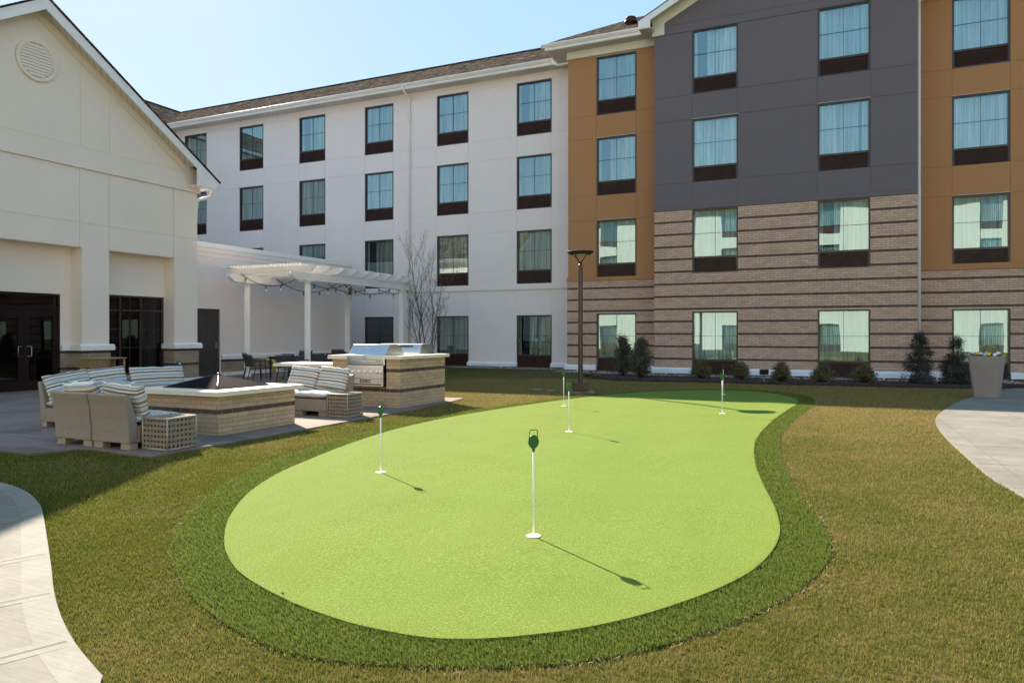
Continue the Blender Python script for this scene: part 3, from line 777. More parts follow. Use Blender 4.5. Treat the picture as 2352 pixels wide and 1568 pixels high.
def sheet(name, poly, z, mat, cell=None, skirt=None, zfun=None, skirt_d=.03):
    pts = [Vector(p) for p in poly]; n = len(pts)
    verts = list(pts); 
    if cell:
        xs_ = [p.x for p in pts]; ys_ = [p.y for p in pts]
        gx_, gy_ = np.meshgrid(np.arange(min(xs_), max(xs_), cell), np.arange(min(ys_), max(ys_), cell))
        gx_ = gx_.ravel(); gy_ = gy_.ravel()
        k = in_poly(gx_, gy_, poly) & (edge_dist(gx_, gy_, poly) > cell * .4)
        verts += [Vector((float(a), float(b))) for a, b in zip(gx_[k], gy_[k])]
    vo, eo, fo, *_ = delaunay_2d_cdt(verts, [(i, (i + 1) % n) for i in range(n)], [list(range(n))], 1, 1e-6)
    mb = MB()
    vx = np.array([v.x for v in vo]); vy = np.array([v.y for v in vo])
    zz = np.full(len(vo), z) if zfun is None else z + zfun(vx, vy, poly)
    mb.add([(float(a), float(b), float(c)) for a, b, c in zip(vx, vy, zz)], [list(f) for f in fo], 0, zfun is not None)
    if skirt_d:
        for i in range(n):
            a, b = pts[i], pts[(i + 1) % n]
            mb.add([(a.x, a.y, z), (b.x, b.y, z), (b.x, b.y, z - skirt_d), (a.x, a.y, z - skirt_d)], [(0, 1, 2, 3)])
    return mb.build(name, mat)

# --- materials of the ground
def lawn_mat(name, k=1.0):
    t = NT(name); p = t.pos()
    big = t.noise(p, .8, 5, .65); mid = t.noise(p, 4.5, 4, .7); fine = t.noise(p, 110, 2, .6)
    x, y, z = t.sep(p)[:3]
    side = t.math('SMOOTH_MIN', t.math('MULTIPLY', t.math('ADD', x, 3.0), .08), .10, .1)        # the far side of the green is drier
    dry0 = t.math('ADD', t.math('ADD', t.math('MULTIPLY', big, 1.25), t.math('MULTIPLY', mid, .75)), side)
    dry0 = t.math('ADD', dry0, t.math('ADD', t.math('MINIMUM', t.math('MAXIMUM', t.math('MULTIPLY', t.math('SUBTRACT', y, 9.0), .075), 0.0), .72), t.math('MINIMUM', t.math('MAXIMUM', t.math('MULTIPLY', t.math('SUBTRACT', -5.6, x), .26), 0.0), .38)))
    dry = t.lin(t.math('ADD', dry0, t.math('MULTIPLY', t.math('SUBTRACT', fine, .5), .7)), .85, 1.45)
    c = t.mix(dry, (.078 * k, .086 * k, .018 * k), (.18 * k, .145 * k, .058 * k))
    dk = t.ramp(t.noise(p, 45, 3, .7), [(.3, .45), (.62, 1.15)])
    t.col(t.mix(1.0, c, dk, 'MULTIPLY')); t.set(1., 0, .0)
    t.bump(t.noise(p, 70, 4, .7), .8, .03); return t.m
M_lawn = lawn_mat('lawn_soil', .82)
def blade_mat(name, g1, g2, tan, tanamt, spec=.12):
    t = NT(name); p = t.pos()
    at = t.new('ShaderNodeAttribute', attribute_name='tint').outputs['Fac']
    big = t.noise(p, .8, 5, .65); mid = t.noise(p, 4.5, 4, .7)
    x, y, z = t.sep(p)[:3]
    c = t.mix(t.math('FRACT', t.math('MULTIPLY', at, 7.3)), g1, g2)
    if tanamt > 0:
        side = t.math('SMOOTH_MIN', t.math('MULTIPLY', t.math('ADD', x, 3.0), .08), .10, .1)
        d = t.math('ADD', t.math('ADD', t.math('MULTIPLY', big, 1.25), t.math('MULTIPLY', mid, .75)), side)
        d = t.math('ADD', d, t.math('ADD', t.math('MINIMUM', t.math('MAXIMUM', t.math('MULTIPLY', t.math('SUBTRACT', y, 9.0), .075), 0.0), .72), t.math('MINIMUM', t.math('MAXIMUM', t.math('MULTIPLY', t.math('SUBTRACT', -5.6, x), .26), 0.0), .38)))
        d = t.lin(t.math('ADD', d, t.math('MULTIPLY', t.math('SUBTRACT', at, .5), .8)), .85, 1.50)
        c = t.mix(t.math('MULTIPLY', d, tanamt), c, tan)
    t.col(c); t.set(.65, 0, spec)
    tr = t.new('ShaderNodeBsdfTranslucent'); t.l.new(c, tr.inputs[0])
    mx = t.new('ShaderNodeMixShader'); mx.inputs[0].default_value = .30
    t.l.new(t.p.outputs[0], mx.inputs[1]); t.l.new(tr.outputs[0], mx.inputs[2]); t.l.new(mx.outputs[0], t.out.inputs[0])
    return t.m
M_blade = blade_mat('lawn_blades', (.084, .116, .013), (.182, .192, .034), (.31, .240, .088), 1.0)
M_fblade = blade_mat('turf_blades', (.100, .138, .020), (.215, .250, .062), (0, 0, 0), 0, .22)
def green_mat():
    t = NT('putting_turf'); p = t.pos()
    fine = t.math('ADD', t.math('MULTIPLY', t.noise(p, 75, 2, .6), .55), t.math('MULTIPLY', t.noise(p, 210, 2, .7), .45)); mid = t.noise(p, 2.4, 4); st = t.noise(t.scale(p, (5, .8, 1)), 1.2, 3)
    a = t.ramp(fine, [(.30, (.080, .115, .016)), (.46, (.136, .183, .032)), (.55, (.165, .220, .044)), (.68, (.27, .335, .11))])
    f = t.math('ADD', t.math('MULTIPLY', mid, .5), t.math('MULTIPLY', st, .5))
    t.col(t.mix(.9, a, t.ramp(f, [(.35, .95), (.65, 1.03)]), 'MULTIPLY')); t.set(.9, 0, .04)
    t.bump(t.noise(p, 130, 4, .8), .55, .012); return t.m
M_green = green_mat()
def concrete(name, c, jx=None, jy=None, stain=.4):
    t = NT(name); p = t.pos(); x, y, z = t.sep(p)[:3]
    f = t.noise(p, 1.1, 6, .7); g = t.noise(t.scale(p, (3, 60, 1)), 1.0, 3); h = t.noise(p, 200, 2)
    a = t.ramp(f, [(.28, tuple(v * .80 for v in c)), (.55, c), (.78, tuple(min(1, v * 1.07) for v in c))])
    a = t.mix(.5, a, t.ramp(g, [(.3, .72), (.7, 1.12)]), 'MULTIPLY')
    a = t.mix(.45, a, t.ramp(h, [(.3, .55), (.7, 1.15)]), 'MULTIPLY')
    sp = t.ramp(t.noise(p, 26, 2, .5), [(.70, 0), (.76, .55)])
    a = t.mix(sp, a, tuple(v * .45 for v in c))
    big_ = t.ramp(t.noise(p, .9, 5, .75), [(.40, .80), (.62, 1.04)])
    a = t.mix(1.0, a, big_, 'MULTIPLY')
    if stain:
        s = t.ramp(t.noise(t.scale(p, (.8, 1.6, 1)), .7, 2, .4, .4), [(.635, 0), (.65, 1)])
        a = t.mix(t.math('MULTIPLY', s, stain), a, tuple(v * .42 for v in c))
    t.col(a); t.set(.9, 0, .25); t.bump(h, .35, .005); return t.m
M_conc = concrete('walk_concrete', (.25, .228, .192), stain=0)
M_patio = concrete('patio_concrete', (.29, .215, .185), stain=.6)
M_border = concrete('border_concrete', (.29, .268, .23), stain=0)
M_joint = plain('concrete_joint', (.12, .105, .09), .95)

g = MB(); g.add([(-220, -160, 0), (200, -160, 0), (200, 220, 0), (-220, 220, 0)], [(0, 1, 2, 3)])
tag(g.build('ground', M_lawn), kind='structure')
def gz_fun(x, y, poly):
    e = edge_dist(x, y, poly); return wave(x, y) * np.clip(e / .5, 0, 1)
tag(sheet('turf_base', FRINGE_S, .008, plain('turf_backing', (.035, .055, .012), .95, spec=.0)), kind='structure')
def gh(x, y):
    xa, ya = np.array([x]), np.array([y]); return float(.026 + (wave(xa, ya) * np.clip(edge_dist(xa, ya, GREEN_S) / .5, 0, 1))[0])
tag(sheet('putting_green', GREEN_S, .026, M_green, .14, zfun=gz_fun, skirt_d=.018), kind='structure')
rw = tag(sheet('walkway', rwalk_poly, .030, M_conc), kind='structure')
lwk = tag(sheet('walkway', lwalk_poly, .030, M_conc), kind='structure')
tag(sheet('patio', patio_poly, .030, M_patio), kind='structure')
# pale troweled border along the left walk, joints as narrow dark sheets
bd = MB(); n = min(len(LWALK), len(LWIN))
LI = smooth_poly(LWIN, False, 2)
from bisect import bisect
def resample(P, m):
    L = [0]
    for a, b in zip(P[:-1], P[1:]): L.append(L[-1] + math.dist(a, b))
    out = []
    for i in range(m):
        t = L[-1] * i / (m - 1); k = min(max(bisect(L, t) - 1, 0), len(P) - 2); f = (t - L[k]) / (L[k + 1] - L[k] + 1e-9)
        out.append((P[k][0] + (P[k + 1][0] - P[k][0]) * f, P[k][1] + (P[k + 1][1] - P[k][1]) * f))
    return out
A_ = resample(smooth_poly(LWALK[:], False, 2) + [(-2.6, 1.85)], 60)
B_ = resample([(-7.62, 4.27)] + LI + [(-2.72, 1.78)], 60)
def offs(P, d):
    out = []
    for i in range(len(P)):
        a = P[max(i - 1, 0)]; b = P[min(i + 1, len(P) - 1)]; dx, dy = b[0] - a[0], b[1] - a[1]; l = math.hypot(dx, dy)
        out.append((P[i][0] + dy / l * d, P[i][1] - dx / l * d))
    return out
A2 = offs(A_, .004)
B_ = offs(A_, .155)
bd.add([(x, y, .0309) for x, y in A2] + [(x, y, .0309) for x, y in B_], [(i, i + 1, i + 61, i + 60) for i in range(59)])
tag(bd.build('walkway_border', M_border), kind='structure')
def strip(mb, a, b, w, z, m=0):
    a = Vector(a); b = Vector(b); d = (b - a).normalized(); nn = Vector((-d.y, d.x)) * w / 2
    mb.add([(a.x + nn.x, a.y + nn.y, z), (b.x + nn.x, b.y + nn.y, z), (b.x - nn.x, b.y - nn.y, z), (a.x - nn.x, a.y - nn.y, z)], [(0, 1, 2, 3)], m)
jt = MB()
for a, b, w in [((-6.42, 2.2), (-5.93, 3.74), .012), ((-5.4, 1.65), (-4.84, 3.08), .018), ((-4.75, 1.2), (-4.08, 2.63), .014), ((-4.05, .5), (-3.37, 2.25), .018), ((-7.3, 2.4), (-7.24, 4.32), .012)]:
    strip(jt, a, b, w, .0321)
    d = (Vector(b) - Vector(a)).normalized(); nn = Vector((-d.y, d.x)) * .04
    for s in (-1, 1): strip(jt, Vector(a) + nn * s, Vector(b) + nn * s, .066, .0315, 1)
# right walk
for a, b, w in [((1.56, 14.6), (1.70, 7.0), .012), ((1.44, 13.62), (7.5, 14.5), .012), ((1.70, 14.88), (7.5, 15.9), .010), ((1.39, 12.34), (7.5, 13.5), .007), ((1.38, 11.10), (7.5, 12.0), .026), ((1.42, 9.63), (7.5, 10.6), .012), ((1.50, 8.27), (7.5, 9.2), .014),
                ((2.05, 17.36), (7.5, 18.6), .014), ((2.70, 19.3), (2.85, 14.9), .014), ((3.88, 22.3), (4.2, 16.2), .016), ((2.86, 19.9), (7.5, 20.9), .012)]:
    strip(jt, a, b, w, .0312)
# patio joints
for x in (-7.72, -9.9, -12.1, -14.3, -16.5): strip(jt, (x, 5.65 if x < -9 else 6.2), (x + .02, 14.5), .014, .0312)
for y in (8.02, 9.85, 11.7, 13.4): strip(jt, (-7.6, y), (-19.1, y), .012, .0312)
strip(jt, (-9.2, 6.35), (-19.1, 7.1), .022, .0316); strip(jt, (-10, 5.8), (-19.1, 5.9), .01, .0312)
jo = jt.build('joints', [M_joint, M_border]); tag(jo, kind='structure')

# ---------------- mulch and gravel
M_mulch = plain('mulch', (.038, .018, .013), .95, var=.5, vs=40, bump=.8, bs=60)
tag(sheet('mulch_bed', mulch_poly, .03, M_mulch, .25, zfun=lambda x, y, p: .04 * np.clip(edge_dist(x, y, p) / .4, 0, 1), skirt_d=.05), kind='structure')
tag(sheet('gravel_strip', gravel_poly, .014, plain('gravel_soil', (.16, .11, .09), .95, var=.4, vs=30, bump=.8, bs=90)), kind='structure')
def scatter_chips(name, poly, nmax, size, mats, z0, label, cat, flat=.3, keep=None, rect=None):
    xs_ = [p[0] for p in poly]; ys_ = [p[1] for p in poly]
    if rect: xs_ = rect[:2]; ys_ = rect[2:]
    px = rng.uniform(min(xs_), max(xs_), nmax * 3); py = rng.uniform(min(ys_), max(ys_), nmax * 3)
    k = in_poly(px, py, poly); px, py = px[k][:nmax], py[k][:nmax]
    mb = MB()
    for x, y in zip(px, py):
        s = size * random.uniform(.5, 1.3); a = random.random() * 6.28
        ca, sa = math.cos(a), math.sin(a); l = s * random.uniform(1, 1.9); h = s * flat * random.uniform(.5, 1.5)
        t = random.uniform(-.5, .5) * s
        q = [(-l, -s * .5), (l, -s * .6), (l * .8, s * .5), (-l * .9, s * .45)]
        vs = [(x + u * ca - v * sa, y + u * sa + v * ca, z0 + (t if u > 0 else 0) * .4) for u, v in q] + [(x + u * .7 * ca - v * .7 * sa, y + u * .7 * sa + v * .7 * ca, z0 + h + (t if u > 0 else 0)) for u, v in q]
        mb.add(vs, [(4, 5, 6, 7), (0, 1, 5, 4), (1, 2, 6, 5), (2, 3, 7, 6), (3, 0, 4, 7)], random.randrange(len(mats)))
    return tag(mb.build(name, mats), label, cat, kind='stuff')
scatter_chips('mulch_chips', mulch_poly, 7000, .028, [M_mulch, plain('mulch_light', (.085, .045, .035), .9), plain('mulch_dark', (.016, .009, .008), .95)], .055, 'dark shredded bark mulch around the shrubs by the brick wall', 'mulch')
scatter_chips('pebbles', gravel_poly, 9000, .022, [plain('pebble_a', (.42, .36, .31), .7), plain('pebble_b', (.22, .14, .11), .8), plain('pebble_c', (.55, .50, .45), .7), plain('pebble_d', (.12, .075, .06), .8)], .012, 'strip of pale pebbles along the foot of the hotel wall', 'gravel', .7, rect=(-16, 5, 25, 28.9))

# ================================================================== GRASS BLADES
def blades(name, px, py, h, w, z0, mat, lean=.35, dirf=None):
    n = len(px); ang = rng.uniform(0, 2 * np.pi, n); hh = h * rng.uniform(.55, 1.25, n); ww = w * rng.uniform(.7, 1.3, n)
    la = rng.uniform(0, 2 * np.pi, n) if dirf is None else dirf + rng.normal(0, .7, n)
    lm = hh * rng.uniform(.1, 1.0, n) * lean * 2
    cx, cy = np.cos(ang) * ww / 2, np.sin(ang) * ww / 2; lx, ly = np.cos(la) * lm, np.sin(la) * lm
    V = np.zeros((n, 5, 3))
    V[:, 0] = np.stack([px - cx, py - cy, z0 + 0 * px], 1); V[:, 1] = np.stack([px + cx, py + cy, z0 + 0 * px], 1)
    V[:, 2] = np.stack([px + cx * .8 + lx * .4, py + cy * .8 + ly * .4, z0 + hh * .62], 1); V[:, 3] = np.stack([px - cx * .8 + lx * .4, py - cy * .8 + ly * .4, z0 + hh * .62], 1)
    V[:, 4] = np.stack([px + lx, py + ly, z0 + hh], 1)
    me = bpy.data.meshes.new(name); me.vertices.add(n * 5); me.vertices.foreach_set('co', V.ravel())
    base = (np.arange(n) * 5)[:, None]
    L = np.concatenate([base + np.array([[0, 1, 2, 3]]), base + np.array([[3, 2, 4]])], 1).ravel()
    me.loops.add(n * 7); me.loops.foreach_set('vertex_index', L.astype(np.int32))
    ls = np.stack([np.arange(n) * 7, np.arange(n) * 7 + 4], 1).ravel(); me.polygons.add(n * 2)
    me.polygons.foreach_set('loop_start', ls.astype(np.int32))
    me.update(calc_edges=True); me.validate()
    at = me.attributes.new('tint', 'FLOAT', 'FACE'); at.data.foreach_set('value', np.repeat(rng.uniform(0, 1, n), 2).astype(np.float32))
    me.materials.append(mat)
    o = bpy.data.objects.new(name, me); COL.objects.link(o); return o
def wedge(n, d0, d1, p):
    """points round the camera, density falling with distance"""
    u = rng.uniform(0, 1, n); a = rng.uniform(-R(43), R(43), n) + YAW
    d = (d0 ** p + u * (d1 ** p - d0 ** p)) ** (1 / p)
    return -np.sin(a) * d, np.cos(a) * d, d
def not_in(px, py, polys):
    k = np.ones(len(px), bool)
    for q in polys: k &= ~in_poly(px, py, q)
    return k
px, py, d = wedge(1500000, 2.4, 24, .62)
k = not_in(px, py, [FRINGE_S, mulch_poly, gravel_poly])
for q_ in (rwalk_poly, lwalk_poly, patio_poly):
    ins_ = in_poly(px, py, q_); idx_ = np.where(ins_)[0]
    far_ = edge_dist(px[idx_], py[idx_], q_) > np.abs(rng.normal(0, .016, len(idx_)))
    k[idx_[far_]] = False
px, py, d = px[k], py[k], d[k]
# clumping
nz = np.sin(px * 31 + np.sin(py * 23) * 2) * np.sin(py * 37 + np.sin(px * 19) * 2)
k = nz > rng.uniform(-1.6, .6, len(px)); px, py, d = px[k], py[k], d[k]
h = np.clip(.019 + .0005 * d, 0, .026); w = np.clip(.0012 + .00042 * d, 0, .007)
tag(blades('lawn_grass', px, py, h, w, 0., M_blade), 'short patchy winter lawn, green mixed with straw coloured blades', 'lawn', kind='stuff')
px, py, d = wedge(1500000, 2.4, 22, .6)
k = in_poly(px, py, FRINGE_S); px, py, d = px[k], py[k], d[k]
ig_ = in_poly(px, py, GREEN_S); idx_ = np.where(ig_)[0]; k = ~ig_
k[idx_[edge_dist(px[idx_], py[idx_], GREEN_S) < np.abs(rng.normal(0, .008, len(idx_)))]] = True
px, py, d = px[k], py[k], d[k]
h = np.clip(.021 + .0006 * d, 0, .032); w = np.clip(.0010 + .0007 * d, 0, .010)
# pile direction runs across the collar
tag(blades('turf_fringe', px, py, h, w, .008, M_fblade, .45, dirf=np.full(len(px), -2.2)), 'dark green long pile artificial turf collar around the putting green', 'turf', kind='stuff')
# straw litter along the outer edge of the collar
FO = resample(FRINGE_S + [FRINGE_S[0]], 5200); FO = np.array(FO)
jx = FO[:, 0] + rng.normal(0, .025, len(FO)); jy = FO[:, 1] + rng.normal(0, .025, len(FO)); kk = np.hypot(FO[:, 0], FO[:, 1]) < 18
M_straw = plain('straw', (.40, .31, .17), .9, var=.35, vs=40)
tag(blades('straw_edge', jx[kk], jy[kk], np.full(kk.sum(), .014), np.full(kk.sum(), .0045), .004, M_straw, 1.6), 'dry straw litter along the outer edge of the turf collar', 'straw', kind='stuff')
lf = MB()
for (x, y, c) in [(-3.05, 3.20, 0), (-2.83, 3.12, 1), (-2.0, 2.82, 1), (-6.0, 5.2, 1)]:
    a = random.random() * 6; s = .014
    lf.add([(x + math.cos(a + q) * s * r_, y + math.sin(a + q) * s * r_, .05 + zz_) for q, r_, zz_ in ((0, 1.4, .0), (1.3, .6, .012), (3.1, 1.2, .0), (4.6, .7, .01))], [(0, 1, 2, 3)], c)
tag(lf.build('fallen_leaves', [plain('pale_leaf', (.6, .6, .52), .8), plain('brown_leaf', (.09, .045, .02), .8)]), 'few dry leaves lying on the turf', 'leaves', kind='stuff')

# ================================================================== GOLF FLAGS
M_flag = plain('flag_green', (.012, .11, .022), .35, var=.1); M_rod = plain('white_rod', (.82, .82, .78), .35, var=.03)
M_cup = plain('cup_white', (.85, .85, .83), .4, var=.03); M_cupin = plain('cup_inside', (.25, .25, .24), .7)
def flag(x, y, top, rot, label):
    t = thing('putting_flag', label, 'golf flag', (x, y, gh(x, y)), rot, 'cup flags on the putting green')
    t['tone'] = 0
    del t['tone']
    m = MB(); m.lathe([(.054, .001), (.054, .006), (.047, .006), (.046, .004)], n=28); m.build('cup', M_cup, t, loc=(0, 0, 0))
    m = MB(); m.tube([(0, 0, .003), (.0, 0, top - .155)], .0068, 8); m.build('pole', M_rod, t, loc=(0, 0, 0))
    m = MB(); zc = top - .088; nn = 24
    P = [(.040 * math.cos(a), zc + .050 * math.sin(a)) for a in [2 * math.pi * i / nn for i in range(nn)]]
    m.prism(P, lambda a, d, z: (a, d, z), -.004, .004)
    m.tube([(-.030, 0, zc + .030), (-.029, 0, zc + .078), (-.024, 0, zc + .085), (.024, 0, zc + .085), (.029, 0, zc + .078), (.030, 0, zc + .030)], .0035, 6)
    m.tube([(0, 0, zc - .075), (0, 0, zc - .060), (0, 0, zc - .045)], [.009, .010, .016], 10)
    m.build('flag_paddle', M_flag, t, loc=(0, 0, 0), auto=40)
    return t
flag(-2.03, 4.83, .775, YAW + R(14), 'nearest green paddle flag standing alone in the middle foreground of the green')
flag(-4.49, 6.45, .75, YAW + R(55), 'green paddle flag nearest the left edge of the green and the fire pit seating')
flag(-3.72, 10.23, .77, YAW + R(10), 'green paddle flag on the mid green, in front of the lamp post')
flag(-5.13, 13.8, .76, YAW + R(0), 'green paddle flag just left of the lamp post at the far left edge')
flag(-1.98, 13.71, .77, YAW + R(-35), 'green paddle flag in sunlight on the right half, in front of the shaded flag')
flag(-2.59, 18.08, .77, YAW + R(72), 'farthest flag, edge on in the building shadow at the back of the green')

# ================================================================== FIRE PIT
pit = thing('fire_pit', 'square tan brick fire pit with dark brick course and pale stone cap', 'fire pit', (-8.92, 8.51, .03))
m = MB(); m.box((-9.66, 7.71, .03), (-8.18, 9.31, .602)); m.build('brick_base', M_brick_pit, pit)
M_stone = plain('cast_stone', (.78, .675, .53), .7, var=.05, vs=4, bump=.1, bs=80)
m = MB(); m.box((-9.76, 7.61, .602), (-8.08, 7.96, .668)); m.box((-9.76, 9.06, .602), (-8.08, 9.41, .668)); m.box((-9.76, 7.96, .602), (-9.44, 9.06, .668)); m.box((-8.46, 7.96, .602), (-8.08, 9.06, .668))
m.build('stone_cap', M_stone, pit)
m = MB(); m.box((-9.44, 7.96, .50), (-8.46, 9.06, .60)); m.build('burner_pan', M_dark, pit)
M_lid = plain('dark_mesh_metal', (.014, .011, .014), .9, .0, .03, var=.3, vs=3, bump=.12, bs=300)
m = MB(); ax, ay = -9.03, 8.51
lx0, lx1, ly0, ly1 = -9.60, -8.46, 7.95, 9.07
N = 8
def lidp(u, v):
    r = max(abs(u), abs(v)); z = .672 + .19 * (1 - r) ** .92; return ((lx0 + lx1) / 2 + u * (lx1 - lx0) / 2, (ly0 + ly1) / 2 + v * (ly1 - ly0) / 2, z)
vs = [lidp(-1 + 2 * i / (2 * N), -1 + 2 * j / (2 * N)) for j in range(2 * N + 1) for i in range(2 * N + 1)]
k = 2 * N + 1
m.add(vs, [(j * k + i, j * k + i + 1, (j + 1) * k + i + 1, (j + 1) * k + i) for j in range(2 * N) for i in range(2 * N)], 0, False)
lid = thing('fire_pit_cover', 'low dark metal mesh pyramid cover lying on the fire pit', 'cover', (-9.03, 8.51, .668))
m.build('mesh_cover', M_lid, lid)
m = MB()
for sx, sy in ((-1, -1), (1, -1), (1, 1), (-1, 1)): m.tube([lidp(sx * t_, sy * t_) for t_ in (1, .75, .5, .25, .02)], .008, 6)
m.tube([lidp(-1, -1), lidp(1, -1), lidp(1, 1), lidp(-1, 1), lidp(-1, -1)], .009, 6)
m.lathe([(.03, .0), (.03, .02), (.012, .03)], (ax, ay, .855), 12); m.build('frame', plain('lid_frame', (.10, .09, .10), .3, .8), lid)

# ================================================================== WICKER SEATING
def wicker():
    t = NT('wicker'); p = t.objc(); x, y, z = t.sep(p)[:3]
    row = t.math('FLOOR', t.math('DIVIDE', z, .0125))
    hor = t.math('ADD', x, y)
    ph = t.math('ADD', t.math('DIVIDE', hor, .022), t.math('MULTIPLY', row, .5))
    sx_ = t.math('ABSOLUTE', t.math('SINE', t.math('MULTIPLY', ph, math.pi)))
    sz = t.math('ABSOLUTE', t.math('SINE', t.math('MULTIPLY', t.math('DIVIDE', z, .0125), math.pi)))
    hgt = t.math('MULTIPLY', sx_, sz)
    nz_ = t.noise(t.scale(p, (6, 6, 40)), 2.0, 3)
    c = t.ramp(hgt, [(.0, (.10, .072, .05)), (.35, (.38, .305, .235)), (1, (.58, .475, .37))])
    t.col(t.mix(.5, c, t.ramp(nz_, [(.3, .7), (.7, 1.1)]), 'MULTIPLY')); t.set(.6, 0, .35); t.bump(hgt, .8, .006); return t.m
M_wick = wicker(); M_foot = plain('wood_foot', (.33, .25, .18), .7, var=.15, vs=12)
def stripes(name, k_x, k_y, k_z, seed):
    t = NT(name); p = t.objc(); x, y, z = t.sep(p)[:3]
    s = t.math('ADD', t.math('ADD', t.math('MULTIPLY', x, k_x), t.math('MULTIPLY', y, k_y)), t.math('MULTIPLY', z, k_z))
    s = t.math('ADD', s, t.math('MULTIPLY', t.math('SUBTRACT', t.noise(p, 6, 2), .5), .016))
    s = t.math('ADD', s, t.math('MULTIPLY', t.math('SUBTRACT', t.noise(p, 45, 2), .5), .004))
    f = t.math('FRACT', t.math('ADD', t.math('DIVIDE', s, .30), seed))
    W_ = (.84, .77, .66); T = (.33, .25, .18); K = (.03, .025, .04); G = (.36, .35, .36); Lb = (.66, .69, .74); P = (.23, .19, .20)
    seq = [(W_, .08), (K, .028), (T, .11), (W_, .075), (K, .022), (W_, .03), (G, .07), (Lb, .05), (W_, .05), (P, .075), (K, .028), (W_, .08), (T, .065), (G, .04), (Lb, .05), (K, .022), (W_, .05), (G, .085), (K, .020)]
    tot = sum(a for _, a in seq); st = []; q = 0
    for c, a in seq: st.append((q / tot, c)); q += a
    c = t.ramp(f, st, 'CONSTANT')
    t.col(t.mix(.25, c, t.ramp(t.noise(p, 130, 2), [(.3, .6), (.7, 1.1)]), 'MULTIPLY')); t.set(.92, 0, .15)
    t.bump(t.noise(p, 7, 3), .5, .03); return t.m
M_cb = [stripes('striped_cloth', 0, .1, 1, .0), stripes('striped_cloth_b', 0, .1, 1, .37), stripes('striped_cloth_c', 0, .1, 1, .71)]
M_cs = [stripes('striped_seat', 0, 1, -.9, .15), stripes('striped_seat_b', 0, 1, -.9, .6)]
M_csx = [stripes('striped_seat_x', 1, 0, -.4, .15)]
def pillow_mesh(w, h, t, seed, sag=.0):
    """x width, z height, y thickness; origin bottom centre"""
    m = MB(); N = 22; vs = []; rr = random.Random(seed)
    for s in (-1, 1):
        for j in range(N + 1):
            for i in range(N + 1):
                u = -math.cos(math.pi * i / N); v = -math.cos(math.pi * j / N)
                e = max(0, (1 - abs(u) ** 8) * (1 - abs(v) ** 8)) ** .38
                cr = .72 + .28 * (1 - u * u) * (1 - v * v)
                nz_ = noise.noise(Vector((u * 2 + seed, v * 2, s))) * .12
                y = s * t / 2 * e * (cr + nz_)
                pin = 1 - .05 * (abs(u) ** 3) * (1 - abs(v)) - .0
                X = w / 2 * u * (1 - .035 * (1 - v * v) * -1 * 0 - .03 * (1 - abs(v)) * abs(u))
                Z = h / 2 + h / 2 * v * (1 - .03 * (1 - abs(u)) * abs(v)) + (sag * (1 - u * u) * v * -1 if v > 0 else 0)
                X += .012 * noise.noise(Vector((u * 1.5, v * 3, seed))); Z += .014 * noise.noise(Vector((u * 3, seed, v)))
                vs.append((X, y, Z))
    K_ = N + 1; fs = []
    for s in range(2):
        o = s * K_ * K_
        for j in range(N):
            for i in range(N):
                fs.append((o + j * K_ + i, o + j * K_ + i + 1, o + (j + 1) * K_ + i + 1, o + (j + 1) * K_ + i))
    m.add(vs, fs, 0, True); return m
def weld(o):
    bm = bmesh.new(); bm.from_mesh(o.data); bmesh.ops.remove_doubles(bm, verts=bm.verts, dist=1e-4); bmesh.ops.recalc_face_normals(bm, faces=bm.faces); bm.to_mesh(o.data); bm.free()
    for p in o.data.polygons: p.use_smooth = True
    return o
def back_cushion(x, y, z, rz, lean, w, h, t, mat, seed, label, roll=0, sag=0):
    o = weld(pillow_mesh(w, h, t, seed, sag).build('back_cushion', mat, loc=(x, y, z)))
    o.rotation_mode = 'ZYX'
    o.rotation_euler = (lean, roll, rz)
    o.rotation_mode = 'XYZ'; o.rotation_euler = (Matrix.Rotation(rz, 3, 'Z') @ Matrix.Rotation(lean, 3, 'X') @ Matrix.Rotation(roll, 3, 'Y')).to_euler()
    return tag(o, label, 'cushion', 'striped cushions')
def seat_cushion(x, y, z, rz, w, dpt, t, mat, seed, label):
    m = pillow_mesh(w, dpt, t, seed)
    m.v = [(a, c - dpt / 2, b + t / 2) for a, b, c in m.v]
    o = weld(m.build('seat_cushion', mat, loc=(x, y, z))); o.rotation_euler = (0, 0, rz)
    return tag(o, label, 'cushion', 'striped cushions')
def sofa_module(w):
    """front faces -y, origin at floor centre; back at +y"""
    d = .78; prof = [(-d / 2, .085), (-d / 2, .30), (d / 2 - .13, .305), (d / 2 - .105, .42), (d / 2 - .06, .56), (d / 2 - .00, .70), (d / 2 + .065, .715), (d / 2 + .035, .56), (d / 2 + .012, .38), (d / 2, .2), (d / 2, .085)]
    m = MB(); m.prism(prof, lambda a, dd, z: (dd, a, z), -w / 2 + .004, w / 2 - .004); return m, prof, d
